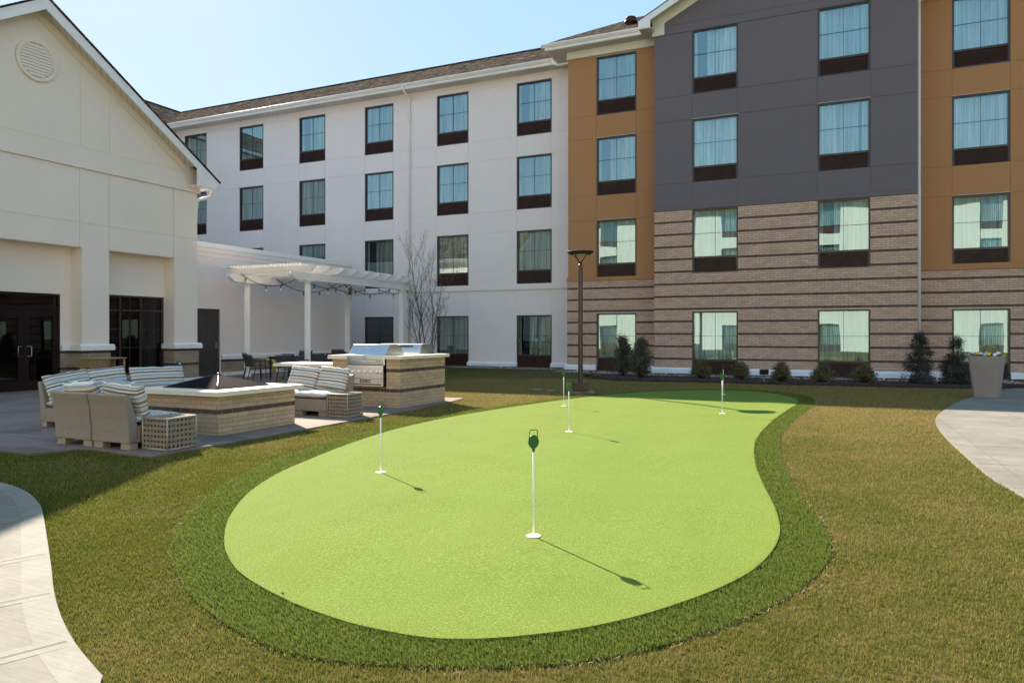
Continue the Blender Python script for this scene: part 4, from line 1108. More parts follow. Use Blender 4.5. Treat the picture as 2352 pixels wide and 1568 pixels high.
def sofa(x, y, rz, w, label, name='wicker_sofa_section', open_end=0):
    t = thing(name, label, 'sofa', (x, y, .03), rz, 'wicker sofa sections')
    d = .78
    m = MB(); m.box((-w / 2 + .005, -d / 2, .085), (w / 2 - .005, d / 2 - .13, .303)); bevel(m.build('seat_base', M_wick, t, loc=(0, 0, 0)), .012)
    prof = [(d / 2 - .125, .085), (d / 2 - .125, .31), (d / 2 - .100, .42), (d / 2 - .055, .56), (d / 2 - .005, .69), (d / 2 + .03, .715), (d / 2 + .075, .70), (d / 2 + .04, .56), (d / 2 + .014, .38), (d / 2, .2), (d / 2, .085)]
    m = MB(); m.prism(prof, lambda a, dd, z: (dd, a, z), -w / 2 + .005, w / 2 - .005); bevel(m.build('backrest', M_wick, t, loc=(0, 0, 0)), .012)
    for sx in (-1, 1):
        for sy in (-1, 1):
            m = MB(); cx = sx * (w / 2 - .10); cy = sy * (d / 2 - .08)
            m.box((cx - .085, cy - .06, 0), (cx + .085, cy + .06, .085)); bevel(m.build('foot', M_foot, t, loc=(0, 0, 0)), .006)
    return t
PI = math.pi
# near row, backs to the camera (front faces +y)
yn = 6.64
sofa(-9.235, yn, PI, .73, 'left wicker section of the near pair with its back to the camera')
sofa(-8.505, yn, PI, .71, 'right wicker section of the near pair, next to the open weave table')
seat_cushion(-8.50, yn + .06, .333, PI, .68, .66, .14, M_cs[0], 3, 'striped seat cushion beside the near open weave table')
seat_cushion(-9.23, yn + .06, .333, PI, .68, .66, .14, M_cs[1], 4, 'striped seat cushion on the left section of the near pair')
back_cushion(-8.50, yn - .12, .44, PI, R(-17), .70, .47, .20, M_cb[1], 5, 'plump striped back cushion at the right end of the near pair', R(-5), 0)
back_cushion(-9.20, yn - .17, .44, PI, R(-18), .62, .45, .19, M_cb[0], 6, 'slumped striped back cushion on the left of the near pair', R(3), 0)
# left row (front faces +x)
xl = -11.18
for yy, lb in ((7.67, 'wicker end section of the left row, nearest the camera'), (8.42, 'middle wicker section of the left row behind the fire pit'), (9.32, 'far wicker section of the left row by the striped long cushion')):
    sofa(xl, yy, PI / 2, .75 if yy < 9 else 1.0, lb)
    seat_cushion(xl + .08, yy, .333, PI / 2, .72 if yy < 9 else .96, .66, .14, M_cs[int(yy) % 2], int(yy * 3), {7: 'striped seat cushion on the left row nearest the camera', 8: 'striped seat cushion in the middle of the left row', 9: 'striped seat cushion at the far end of the left row'}[int(yy)])
back_cushion(xl - .05, 7.62, .44, PI / 2, R(-20), .74, .47, .17, M_cb[2], 7, 'tilted striped back cushion at the near left end', R(-7))
back_cushion(xl - .08, 8.32, .45, PI / 2, R(-20), .72, .50, .16, M_cb[0], 8, 'striped back cushion in the middle of the left row', R(-4))
back_cushion(xl - .05, 9.24, .45, PI / 2, R(-14), 1.12, .47, .17, M_cb[1], 9, 'long striped back cushion at the far end of the left row', R(1))
# right sofa (front faces -y)
yr = 10.27 + .39
sofa(-8.685, yr, 0, .74, 'right wicker section facing the fire pit, in front of the grill')
sofa(-9.435, yr, 0, .74, 'left wicker section facing the fire pit, half hidden by the pit')
seat_cushion(-8.69, yr - .07, .333, 0, .72, .66, .14, M_cs[0], 13, 'sunlit striped seat cushion in front of the grill')
seat_cushion(-9.43, yr - .07, .333, 0, .70, .66, .14, M_cs[1], 14, 'striped seat cushion partly behind the fire pit cap')
back_cushion(-8.62, yr + .10, .45, 0, R(-18), .66, .45, .16, M_cb[0], 15, 'sunlit striped back cushion right beside the grill', R(4))
back_cushion(-9.32, yr + .10, .45, 0, R(-20), .68, .45, .16, M_cb[1], 16, 'striped back cushion left of the sunlit one by the grill', R(4))
# open weave cube tables
def cane():
    t = NT('cane_weave'); p = t.objc()
    v = t.new('ShaderNodeTexWave', wave_type='BANDS', bands_direction='DIAGONAL'); v.inputs['Scale'].default_value = 28; v.inputs['Distortion'].default_value = 3
    t.l.new(p, v.inputs['Vector'])
    c = t.ramp(v.outputs['Fac'], [(.1, (.18, .13, .09)), (.6, (.44, .35, .265))])
    t.col(c); t.set(.6, 0, .35); t.bump(v.outputs['Fac'], .9, .006); return t.m
M_cane = cane(); M_rim = plain('cane_rim', (.37, .295, .22), .6, var=.2, vs=30)
def cane_face(m, fn, w, h, nx, nz, holes=True, r=.30):
    cw, ch = w / nx, h / nz
    for i in range(nx):
        for j in range(nz):
            cx, cz = (i + .5) * cw, (j + .5) * ch
            sq = [(cx + cw / 2 * a, cz + ch / 2 * b) for a, b in ((1, 0), (1, 1), (0, 1), (-1, 1), (-1, 0), (-1, -1), (0, -1), (1, -1))]
            oc = [(cx + r * cw * math.cos(k_ * PI / 4), cz + r * cw * math.sin(k_ * PI / 4)) for k_ in range(8)]
            mid = [((a[0] + b[0]) / 2, (a[1] + b[1]) / 2) for a, b in zip(sq, oc)]
            for d in ((0, 1)):
                pts = [fn(a, .0 if not d else .012, z) for a, z in sq] + [fn(a, -.004 if not d else .014, z) for a, z in mid] + [fn(a, .001 if not d else .011, z) for a, z in oc]
                m.add(pts, [(k_, (k_ + 1) % 8, (k_ + 1) % 8 + 8, k_ + 8) for k_ in range(8)] + [(k_ + 8, (k_ + 1) % 8 + 8, (k_ + 1) % 8 + 16, k_ + 16) for k_ in range(8)])
def cane_table(x, y, label):
    t = thing('wicker_side_table', label, 'side table', (x, y, .03), 0, 'open weave cube tables')
    s = .44; H = .39; z0 = .015; m = MB()
    def cf(fn): cane_face(m, fn, s, H, 7, 6, r=.29)
    cf(lambda a, d, z: (-s / 2 + a, -s / 2 + d, z0 + z)); cf(lambda a, d, z: (-s / 2 + a, s / 2 - d, z0 + z))
    cf(lambda a, d, z: (s / 2 - d, -s / 2 + a, z0 + z)); cf(lambda a, d, z: (-s / 2 + d, -s / 2 + a, z0 + z))
    for sx in (-1, 1):
        for sy in (-1, 1): m.tube([(sx * s / 2, sy * s / 2, z0), (sx * s / 2, sy * s / 2, z0 + H)], .012, 8, 1)
    for z in (z0, z0 + H):
        m.tube([(-s / 2, -s / 2, z), (s / 2, -s / 2, z), (s / 2, s / 2, z), (-s / 2, s / 2, z), (-s / 2, -s / 2, z)], .012, 8, 1)
    m.build('woven_sides', [M_cane, M_rim], t, loc=(0, 0, 0))
    m = MB(); m.box((-s / 2, -s / 2, z0 + H - .012), (s / 2, s / 2, z0 + H))
    for i in range(7):
        for j in range(7):
            u, v = -s / 2 + s * (i + .5) / 7, -s / 2 + s * (j + .5) / 7
            m.lathe([(.027, 0), (.024, .006), (.012, .007)], (u, v, z0 + H), 8)
    m.build('woven_top', M_cane, t, loc=(0, 0, 0))
    for sx in (-1, 1):
        for sy in (-1, 1):
            f = MB(); f.lathe([(.014, -.015), (.014, .0)], (sx * (s / 2 - .03), sy * (s / 2 - .03), z0), 10); f.build('foot', M_dark, t, loc=(0, 0, 0))
cane_table(-7.885, 6.63, 'open weave cube table beside the near sofa pair and the fire pit')
cane_table(-8.10, 10.53, 'open weave cube table at the right end of the sunlit sofa')
cane_table(-9.95, 6.86, 'open weave cube table half hidden behind the near sofa pair')

# ================================================================== GRILL ISLAND
isl = thing('grill_island', 'tan brick outdoor kitchen island with dark brick courses and pale stone counter', 'kitchen island', (-8.8, 12.9, .03))
m = MB()
m.box((-9.62, 12.17, .03), (-8.285, 13.95, .42)); m.box((-9.62, 12.95, .42), (-8.285, 13.2, 1.0))
m.box((-8.285, 12.10, .03), (-7.96, 13.88, 1.0)); m.box((-9.66, 12.14, .42), (-9.26, 13.9, .985)); m.box((-9.66, 12.16, .03), (-9.26, 12.17, .42))
bb_ = MB(); bb_.box((-11.0, 12.45, .03), (-9.661, 12.8, .80)); bb_.build('counter_support', M_brick_pit, isl)
m.build('brick_base', M_brick_pit, isl)
m = MB(); m.box((-8.30, 12.02, 1.0), (-7.88, 13.95, 1.065)); m.box((-9.74, 12.08, .985), (-9.24, 13.95, 1.062)); m.box((-9.24, 12.80, 1.0), (-8.30, 13.2, 1.06))
m.box((-11.25, 12.12, .80), (-9.745, 13.05, .868))
m.build('stone_counter', M_stone, isl)
def steel():
    t = NT('stainless_steel'); p = t.objc()
    f = t.noise(t.scale(p, (2, 2, 160)), 1.5, 3)
    t.col(t.ramp(f, [(.3, (.46, .46, .465)), (.7, (.62, .62, .62))])); t.set(.3, 1., .5)
    t.l.new(t.ramp(f, [(.2, .24), (.8, .40)]), t.p.inputs['Roughness'])
    t.bump(f, .08, .002); return t.m
M_steel = steel(); M_chrome = plain('chrome', (.7, .7, .7), .12, 1., var=.02); M_black = plain('black_plastic', (.015, .015, .016), .3)
M_badge = plain('badge_print', (.55, .55, .55), .4)
grill = thing('built_in_grill', 'stainless steel built in gas grill with sloping hood, set in the brick island', 'grill', (-8.77, 12.5, .42))
GX0, GX1, GY = -9.245, -8.345, 12.08
m = MB(); m.box((-9.258, 12.20, .425), (-8.29, 12.7, .99)); m.build('dark_gap_filler', M_black, isl)  # black box added to paint the shaded gap beside the grill
m = MB()
hp = [(GY + .01, .875), (GY - .0, .90), (GY - .0, 1.07), (GY + .03, 1.085), (GY + .20, 1.29), (GY + .52, 1.29), (GY + .70, 1.10), (GY + .72, .92), (GY + .72, .875)]
m.prism(hp, lambda y, d, z: (d, y, z), GX0 + .02, GX1 + .0)
hood = bevel(m.build('hood', M_steel, grill, auto=30), .008)
m = MB(); m.prism([(GY + .0, .875), (GY + .0, 1.07), (GY + .19, 1.275), (GY + .53, 1.275), (GY + .70, 1.1), (GY + .70, .875)], lambda y, d, z: (d, y, z), GX1, GX1 + .03); m.build('hood_side', M_steel, grill, auto=30)
m = MB(); m.tube([(GX0 + .13, GY - .002, .955), (GX0 + .13, GY - .05, .955), (GX0 + .17, GY - .055, .955), (GX1 - .17, GY - .055, .955), (GX1 - .13, GY - .05, .955), (GX1 - .13, GY - .002, .955)], .012, 10); m.build('handle', M_chrome, grill)
m = MB(); m.box((GX0, GY - .01, .605), (GX1, GY + .70, .868)); m.box((GX0, GY - .015, .590), (GX1, GY + .02, .605)); cp_ = bevel(m.build('control_panel', M_steel, grill), .004)
m = MB(); m.tube([(GX0 + .02, GY - .03, .60), (GX1 - .03, GY - .03, .60)], .009, 8); m.build('tool_rail', M_chrome, grill)
for i, kx in enumerate((.06 + .0, .21, .36, .51, .66, .745)):
    m = MB(); c0 = (GX0 + .09 + kx, GY - .01, .725)
    pts = [(c0[0], c0[1] - t_, c0[2]) for t_ in (0, .008, .009, .04, .045)]
    m.tube(pts, [.036, .036, .025, .023, .016], 16); m.box((c0[0] - .004, c0[1] - .055, c0[2] - .024), (c0[0] + .004, c0[1] - .04, c0[2] + .024)); m.build('knob', M_chrome, grill, auto=40)
m = MB(); m.box((GX0, GY - .005, .46), (GX1, GY + .6, .588)); m.box((GX0, GY - .02, .445), (GX1, GY + .5, .462)); m.build('lower_panel', M_steel, grill)
m = MB(); m.box((GX0 + .33, GY - .009, .515), (GX1 - .31, GY - .0052, .575)); m.box((GX0 + .03, GY - .009, .470), (GX1 - .05, GY - .0055, .492)); dpl = m.build('display', M_black, grill)
m = MB()
for gx_, nn in ((.12, 2), (.22, 2), (.68, 2), (.78, 2)):
    for r_ in range(3): m.box((GX0 + gx_, GY - .0075, .525 + r_ * .016), (GX0 + gx_ + .06, GY - .0052, .530 + r_ * .016))
m.box((GX0 + .355, GY - .012, .535), (GX0 + .42, GY - .0092, .556)); m.box((GX0 + .50, GY - .012, .535), (GX0 + .60, GY - .0092, .556))
m.build('printed_legend', M_badge, grill)
m = MB(); cx = GX0 + .455
m.tube([(cx + .022 * math.cos(a), GY - .012, .547 + .018 * math.sin(a)) for a in [2 * PI * i / 14 for i in range(15)]], .003, 6); m.box((cx - .008, GY - .014, .537), (cx + .008, GY - .010, .557)); m.build('emblem', M_chrome, grill)
m = MB(); cx = (GX0 + GX1) / 2 - .01
m.tube([(cx + .034 * math.cos(a), GY - .008, 1.02 + .034 * math.sin(a)) for a in [R(40) + R(290) * i / 18 for i in range(19)]], .0045, 6)
m.tube([(cx + .036, GY - .008, 1.02), (cx + .006, GY - .008, 1.018)], .0045, 6); m.tube([(cx + .014 * math.cos(a), GY - .008, 1.02 + .018 * math.sin(a)) for a in [2 * PI * i / 12 for i in range(13)]], .003, 6)
m.build('emblem', M_chrome, grill)
m = MB(); sy, sz_ = (GY + .135), 1.205; dy, dz = .64, .77
def onslope(u, v, o_=.006): return (cx + .02 + u, sy + v * dy - o_ * .77, sz_ + v * dz + o_ * .64)
P_ = [(-.085, -.012), (-.03, -.016), (0, -.024), (.03, -.016), (.085, -.012), (.085, .012), (.03, .016), (0, .024), (-.03, .016), (-.085, .012)]
m.add([onslope(u, v, .0) for u, v in P_] + [onslope(u, v, .008) for u, v in P_], [list(range(10, 20))] + [(i, (i + 1) % 10, (i + 1) % 10 + 10, i + 10) for i in range(10)])
m.build('name_badge', M_chrome, grill)
# second grill at the back, seen from behind
g2 = thing('rear_grill', 'second stainless grill at the back of the island with row of vent slots', 'grill', (-8.85, 13.6, .9))
m = MB(); yb0 = 13.42
m.prism([(yb0, 1.065), (yb0 + .0, 1.10), (yb0 + .08, 1.27), (yb0 + .14, 1.285), (yb0 + .45, 1.285), (yb0 + .62, 1.08), (yb0 + .62, 1.065)], lambda y, d, z: (d, y, z), -9.42, -8.32)
bevel(m.build('hood', M_steel, g2, auto=30), .008)
m = MB()
for i in range(13): x0_ = -9.0 + i * .036; m.add([(x0_, yb0 + .048, 1.213), (x0_ + .018, yb0 + .048, 1.213), (x0_ + .034, yb0 + .070, 1.262), (x0_ + .016, yb0 + .070, 1.262)], [(0, 1, 2, 3)])
m.v = [(x, y - .006, z) for x, y, z in m.v]; m.build('vent_slots', M_black, g2)
m = MB(); m.box((-9.40, yb0 - .02, 1.06), (-8.34, yb0 + .02, 1.10)); m.build('rear_lip', M_steel, g2)

# ================================================================== PERGOLA
perg = thing('pergola', 'white garden pergola with fluted columns, scroll ended rafters and lattice top', 'pergola', (-17.3, 21.6, .03))
PX = (-18.66, -16.02); PY = (18.85, 24.4)
for x in PX:
    for y in PY:
        m = MB(); nn = 40; prof = [(.10, .33), (.10, 3.12)]
        vs = []; fs = []
        for z in (.16, 3.18):
            for k_ in range(nn):
                a = 2 * PI * k_ / nn; r_ = .098 if k_ % 2 else .088; vs.append((x + r_ * math.cos(a), y + r_ * math.sin(a), z))
        fs = [(k_, (k_ + 1) % nn, (k_ + 1) % nn + nn, k_ + nn) for k_ in range(nn)]; m.add(vs, fs)
        m.lathe([(.135, .03), (.135, .09), (.12, .12), (.10, .17)], (x, y, 0), 20); m.lathe([(.10, 3.14), (.12, 3.18), (.13, 3.20), (.13, 3.24)], (x, y, 0), 20)
        m.box((x - .15, y - .15, 3.24), (x + .15, y + .15, 3.27)); m.build('column', M_whitemetal, perg, auto=30)
def scroll(L, h, e=.34):
    """side profile of a scroll-ended board from 0..L, underside z=0"""
    return [(0, h * .98), (0, h * .62), (e * .12, h * .42), (e * .30, h * .36), (e * .45, h * .10), (e * .7, 0), (L - e * .7, 0), (L - e * .45, h * .10), (L - e * .3, h * .36), (L - e * .12, h * .42), (L, h * .62), (L, h * .98)]
for x in PX:
    for o_ in (-.085, .045):
        m = MB(); P_ = scroll(7.55, .25)
        m.prism([(18.0 + a, 3.27 + z) for a, z in P_], lambda a, d, z: (d, a, z), x + o_, x + o_ + .04); m.build('beam', M_whitemetal, perg)
for i in range(10):
    y = 18.55 + i * .71; m = MB(); P_ = scroll(3.85, .22, .40)
    m.prism([(-19.27 + a, 3.535 + z) for a, z in P_], lambda a, d, z: (a, d, z), y - .02, y + .02); m.build('rafter', M_whitemetal, perg)
for i in range(27):
    x = -19.2 + i * .134; m = MB(); m.box((x - .02, 18.20, 3.752), (x + .02, 25.35, 3.795)); m.build('lattice_strip', M_whitemetal, perg)
def string(p0, p1, sag, nb, label, seed):
    sag *= 1.75
    rr = random.Random(seed); p0 = Vector(p0); p1 = Vector(p1); t = thing('string_lights', label, 'string lights', p0, 0, 'string lights under the pergola')
    pts = []; n = 24
    for i in range(n + 1):
        f = i / n; p = p0.lerp(p1, f); p.z -= sag * (1 - abs(2 * ((f * 2) % 1) - 1) ** 2) if True else 0; pts.append(p)
    m = MB(); m.tube(pts, .014, 6); m.build('cord', M_black, t)
    for k_ in range(nb):
        q = pts[min(n, int((k_ + .5) / nb * n))]
        m = MB(); m.tube([(q.x, q.y, q.z), (q.x, q.y, q.z - .12)], [.016, .028], 8, 0); m.lathe([(.024, -.12), (.036, -.155), (.030, -.195), (.010, -.22)], (q.x, q.y, q.z), 10, 1); m.build('bulb', [M_black, MATS['bulb_glass']], t)
t_ = NT('bulb_glass'); t_.col((.75, .72, .66)); t_.set(.1, 0, .8)
string((-18.6, 18.5, 3.56), (-16.0, 21.4, 3.5), .22, 7, 'dark bulb string nearest the front left pergola column', 1)
string((-16.0, 18.9, 3.5), (-18.6, 22.0, 3.5), .25, 7, 'dark bulb string crossing from the front right column', 2)
string((-18.6, 20.2, 3.5), (-16.0, 24.2, 3.5), .26, 7, 'dark bulb string crossing the middle of the pergola', 3)
string((-16.0, 21.0, 3.5), (-18.6, 24.6, 3.5), .26, 7, 'dark bulb string behind the middle one', 4)
string((-18.5, 23.0, 3.5), (-15.9, 25.2, 3.5), .2, 6, 'dark bulb string at the far end of the pergola', 5)

# ================================================================== DINING CHAIRS AND TABLES
M_cf = plain('chair_frame', (.028, .022, .024), .4); M_sling = plain('sling_fabric', (.055, .050, .055), .75, bump=.3, bs=300)
def make_chair():
    t = thing('patio_chair', 'dark sling patio armchair', 'chair')
    w, d = .54, .56
    for sx in (-1, 1):
        m = MB(); m.tube([(sx * w / 2, -d / 2, 0), (sx * w / 2, -d / 2 + .03, .43), (sx * w / 2, -d / 2 + .05, .62)], .014, 8); m.build('leg', M_cf, t, loc=(0, 0, 0))
        m = MB(); m.tube([(sx * w / 2, d / 2 + .05, 0), (sx * w / 2, d / 2 - .05, .40), (sx * (w / 2 - .01), d / 2 + .0, .62), (sx * (w / 2 - .02), d / 2 + .09, .83)], .014, 8); m.build('leg', M_cf, t, loc=(0, 0, 0))
        m = MB(); m.tube([(sx * w / 2, -d / 2 + .02, .62), (sx * (w / 2 + .005), 0, .635), (sx * w / 2, d / 2, .62)], .017, 8); m.build('armrest', M_cf, t, loc=(0, 0, 0))
    m = MB()
    vs = []
    for j in range(7):
        y = -d / 2 + .02 + (d - .06) * j / 6
        for i in range(7): u = -1 + 2 * i / 6; vs.append((u * (w / 2 - .01), y, .42 - .018 * (1 - u * u) - .01 * j / 6))
    m.add(vs, [(j * 7 + i, j * 7 + i + 1, (j + 1) * 7 + i + 1, (j + 1) * 7 + i) for j in range(6) for i in range(6)], 0, True)
    m.tube([(-w / 2, -d / 2 + .02, .42), (w / 2, -d / 2 + .02, .42)], .013, 6, 1); m.build('seat', [M_sling, M_cf], t, loc=(0, 0, 0))
    m = MB(); vs = []
    for j in range(7):
        f = j / 6; z = .46 + f * .35; y = d / 2 - .03 + f * .12
        for i in range(7): u = -1 + 2 * i / 6; vs.append((u * (w / 2 - .02), y + .02 * (1 - u * u), z))
    m.add(vs, [(j * 7 + i, j * 7 + i + 1, (j + 1) * 7 + i + 1, (j + 1) * 7 + i) for j in range(6) for i in range(6)], 0, True)
    m.tube([(-w / 2 + .02, d / 2 + .09, .83), (0, d / 2 + .105, .835), (w / 2 - .02, d / 2 + .09, .83)], .014, 6, 1); m.build('backrest', [M_sling, M_cf], t, loc=(0, 0, 0))
    return t
ch = make_chair()
spots = [(-17.8, 18.35, 150, 'dark armchair nearest the fluted front left pergola column'), (-16.5, 17.1, 165, 'dark armchair in front of the yellow gas pipe'), (-15.0, 16.9, 180, 'dark armchair with its back to the camera beside the white counter'),
         (-16.0, 18.3, 175, 'dark armchair half behind the one with its back to the camera'), (-15.9, 19.3, 200, 'dark armchair in front of the front right pergola column'), (-18.6, 21.6, 20, 'dark armchair behind the column, close to the link wall'),
         (-18.9, 23.9, 20, 'dark armchair at the far table left of the rear column'), (-16.9, 21.9, 190, 'dark armchair just left of the stone capped pier')]
for i, (x, y, a, lb) in enumerate(spots):
    c = ch if i == 0 else dup(ch); c.location = (x, y, .03); c.rotation_euler = (0, 0, R(a)); c['label'] = lb; c['group'] = 'patio chairs under the pergola'
def dining(x, y, label, w=1.0, d=1.0):
    t = thing('patio_table', label, 'table', (x, y, .03), 0, 'dark patio tables')
    m = MB(); m.box((-w / 2, -d / 2, .69), (w / 2, d / 2, .72)); bevel(m.build('table_top', M_cf, t, loc=(0, 0, 0)), .008)
    for sx in (-1, 1):
        for sy in (-1, 1): m = MB(); m.box((sx * (w / 2 - .06) - .025, sy * (d / 2 - .06) - .025, 0), (sx * (w / 2 - .06) + .025, sy * (d / 2 - .06) + .025, .69)); m.build('leg', M_cf, t, loc=(0, 0, 0))
dining(-16.9, 19.0, 'dark square table between the front chairs'); dining(-17.8, 22.8, 'dark square table at the far chairs')
# yellow gas pipe
gp = thing('gas_pipe', 'yellow gas riser pipe with valve and elbow by the link wall', 'pipe', (-19.2, 20.6, .03))
m = MB(); m.tube([(-19.15, 20.68, .03), (-19.15, 20.68, .40), (-19.15, 20.66, .50), (-19.2, 20.55, .55), (-19.35, 20.3, .56), (-19.9, 20.25, .56)], .055, 12); m.build('pipe', plain('gas_yellow', (.62, .42, .05), .45), gp)
m = MB(); m.tube([(-19.15, 20.68, .25), (-19.15, 20.68, .36)], .085, 12); m.tube([(-19.15, 20.68, .44), (-19.15, 20.68, .48)], .075, 12); m.tube([(-19.0, 20.68, .31), (-19.3, 20.68, .31)], .03, 8); m.build('valve', MATS['gas_yellow'], gp)
# slatted wooden cabinet
cb = thing('slatted_cabinet', 'small wooden slatted cabinet against the brick pillar base', 'cabinet', (-17.95, 13.1, .03))
M_wood = plain('teak', (.36, .235, .105), .6, var=.2, vs=10)
X0, X1, Y0, Y1, ZT = -18.35, -17.92, 12.62, 13.62, .86
m = MB()
for x in (X0, X1 - .045):
    for y in (Y0, (Y0 + Y1) / 2 - .05, Y1 - .045): m.box((x, y, .03), (x + .045, y + .045, ZT - .03))
m.build('frame', M_wood, cb)
m = MB(); m.box((X0 - .03, Y0 - .03, ZT - .03), (X1 + .03, Y1 + .03, ZT)); m.build('top', M_wood, cb)
m = MB()
for k_ in range(11):
    z = .08 + k_ * .068; m.box((X1 - .035, Y0 + .045, z), (X1 - .015, (Y0 + Y1) / 2 - .05, z + .045)); m.box((X0 + .045, Y0 + .01, z), (X1 - .045, Y0 + .03, z + .045))
    m.box((X0 + .01, Y0 + .045, z), (X0 + .03, Y1 - .045, z + .045))
    if z < .50: m.box((X1 - .035, (Y0 + Y1) / 2 - .005, z), (X1 - .015, Y1 - .045, z + .045))
m.build('slats', M_wood, cb)
ol = MB(); ol.box((-18.71, 15.98, .5), (-18.64, 16.12, .64)); ol.lathe([(.05, 0), (.05, .1), (.03, .13)], (-18.66, 16.05, .50), 10)
tag(ol.build('outlet_box', MATS['brushed_steel']), 'grey weatherproof outlet box on the brick pillar foot', 'outlet')

# ================================================================== LAMP POST
lp = thing('lamp_post', 'bronze post top lamp with wide saucer shaped head on concrete pad', 'lamp post', (-6.12, 17.70, 0), YAW)
M_lamp = plain('lamp_bronze', (.075, .042, .032), .33, .35, var=.12, vs=3)
m = MB(); m.box((-.34, -.34, -.02), (.34, .34, .035)); m.build('concrete_pad', M_patio, lp, loc=(0, 0, 0))
m = MB(); m.box((-.19, -.19, .035), (.19, .19, .25)); bevel(m.build('base_cover', M_lamp, lp, loc=(0, 0, 0)), .012)
m = MB(); m.lathe([(.062, .25), (.062, 3.10), (.075, 3.105), (.075, 3.125), (.058, 3.13), (.058, 3.28), (.05, 3.30), (.035, 3.32), (.055, 3.345), (.055, 3.36), (.03, 3.375)], n=24); m.build('pole', M_lamp, lp, loc=(0, 0, 0), auto=50)
for a in (35, 145, 215, 325):
    m = MB(); m.tube([(.03 * math.cos(R(a)), .03 * math.sin(R(a)), 3.36), (.20 * math.cos(R(a)), .20 * math.sin(R(a)), 3.57)], .012, 6); m.build('strut', M_lamp, lp, loc=(0, 0, 0))
m = MB(); m.lathe([(.05, 3.55), (.255, 3.55), (.29, 3.57), (.345, 3.615), (.352, 3.63), (.345, 3.637), (.22, 3.665), (.05, 3.675)], n=48); m.build('lamp_head', M_lamp, lp, loc=(0, 0, 0), auto=50)
m = MB(); m.lathe([(.20, 3.540), (.20, 3.549)], n=32); m.build('lens', plain('lamp_lens', (.6, .6, .58), .3), lp, loc=(0, 0, 0))
# valve cover pads in the lawn
for x, y, lb in ((-7.35, 17.75, 'flat grey utility cover in the lawn left of the lamp post'), (-6.85, 17.55, 'smaller flat grey utility cover nearest the lamp post')):
    m = MB(); m.lathe([(.16, 0), (.16, .035), (.13, .04)], (x, y, 0), 16); tag(m.build('utility_cover', M_patio), lb, 'utility cover')

# ================================================================== PLANTER
pl = thing('tall_planter', 'tall tapered taupe square planter at the edge of the right walk', 'planter', (3.12, 19.92, .032), R(-21))
M_pl = plain('planter_taupe', (.29, .235, .205), .55, var=.08, vs=2)
def frus(m, s0, s1, z0, z1, mi=0):
    a, b = s0 / 2, s1 / 2; c0, c1 = .05, .05
    def ring(h, c, z): return [(-h + c, -h, z), (h - c, -h, z), (h, -h + c, z), (h, h - c, z), (h - c, h, z), (-h + c, h, z), (-h, h - c, z), (-h, -h + c, z)]
    m.add(ring(a, c0, z0) + ring(b, c1, z1), [(i, (i + 1) % 8, (i + 1) % 8 + 8, i + 8) for i in range(8)] + [tuple(range(8))], mi)
m = MB(); frus(m, .47, .64, 0, .96)
def ring(h, c, z): return [(-h + c, -h, z), (h - c, -h, z), (h, -h + c, z), (h, h - c, z), (h - c, h, z), (-h + c, h, z), (-h, h - c, z), (-h, -h + c, z)]
m.add(ring(.32, .05, .96) + ring(.29, .045, .96) + ring(.285, .045, .90), [(i, (i + 1) % 8, (i + 1) % 8 + 8, i + 8) for i in range(8)] + [(i + 8, (i + 1) % 8 + 8, (i + 1) % 8 + 16, i + 16) for i in range(8)])
m.build('pot', M_pl, pl, loc=(0, 0, 0), auto=40)
m = MB(); m.box((-.28, -.28, .88), (.28, .28, .915)); m.build('soil', M_mulch, pl, loc=(0, 0, 0))
# flowers: a plant of its own
fp = thing('pansy_flowers', 'mixed yellow, white, orange and dark purple pansies with sprigs in the tall planter', 'flowers', (3.12, 19.92, .93), R(-21))
M_leaf = plain('flower_leaf', (.06, .10, .025), .6, var=.3, vs=30)
def leafquad(m, c, n_, s, mi, asp=.55):
    n_ = Vector(n_).normalized(); a = n_.orthogonal().normalized(); a.rotate(Matrix.Rotation(random.random() * 6.28, 3, n_)); b = n_.cross(a) * asp; c = Vector(c)
    m.add([c - a * s, c - b * s * .8 + n_ * s * .1, c + a * s, c + b * s * .8 + n_ * s * .1], [(0, 1, 2, 3)], mi)
def rv3(z=0.): return Vector((random.gauss(0, 1), random.gauss(0, 1), random.gauss(0, 1) + z))
m = MB()
for _ in range(420): leafquad(m, (random.uniform(-.29, .29), random.uniform(-.29, .29), random.uniform(.0, .11)), rv3(.6), .035, 0)
m.build('foliage', M_leaf, fp, loc=(0, 0, 0))
pc = {'yellow': (.75, .48, .02), 'white': (.8, .78, .8), 'orange': (.75, .13, .01), 'purple': (.03, .012, .04), 'blue': (.35, .38, .65)}
pmats = {k_: plain('petal_' + k_, v, .6, var=.15, vs=50) for k_, v in pc.items()}
for k_ in range(34):
    u = random.uniform(-.30, .30); cname = random.choice(['yellow', 'white', 'orange', 'yellow', 'yellow', 'white', 'blue']) if u < .14 else random.choice(['purple', 'purple', 'purple', 'yellow', 'white'])
    v = random.uniform(-.31, .25); z = .09 + random.uniform(-.03, .04); m = MB(); nn_ = Vector((u * .8, -1, .6)).normalized() if random.random() < .8 else Vector((u, v, 1)).normalized()
    a = nn_.orthogonal().normalized(); b = nn_.cross(a)
    for q in range(5):
        t0 = q * 2 * PI / 5; c = Vector((u, v, z)); r_ = .040
        m.add([c, c + (a * math.cos(t0 - .5) + b * math.sin(t0 - .5)) * r_ * .9 + nn_ * .004 * (q % 2), c + (a * math.cos(t0) + b * math.sin(t0)) * r_ * 1.2, c + (a * math.cos(t0 + .5) + b * math.sin(t0 + .5)) * r_ * .9], [(0, 1, 2, 3)])
    m.build('flower', pmats[cname], fp, loc=(0, 0, 0))
m = MB()
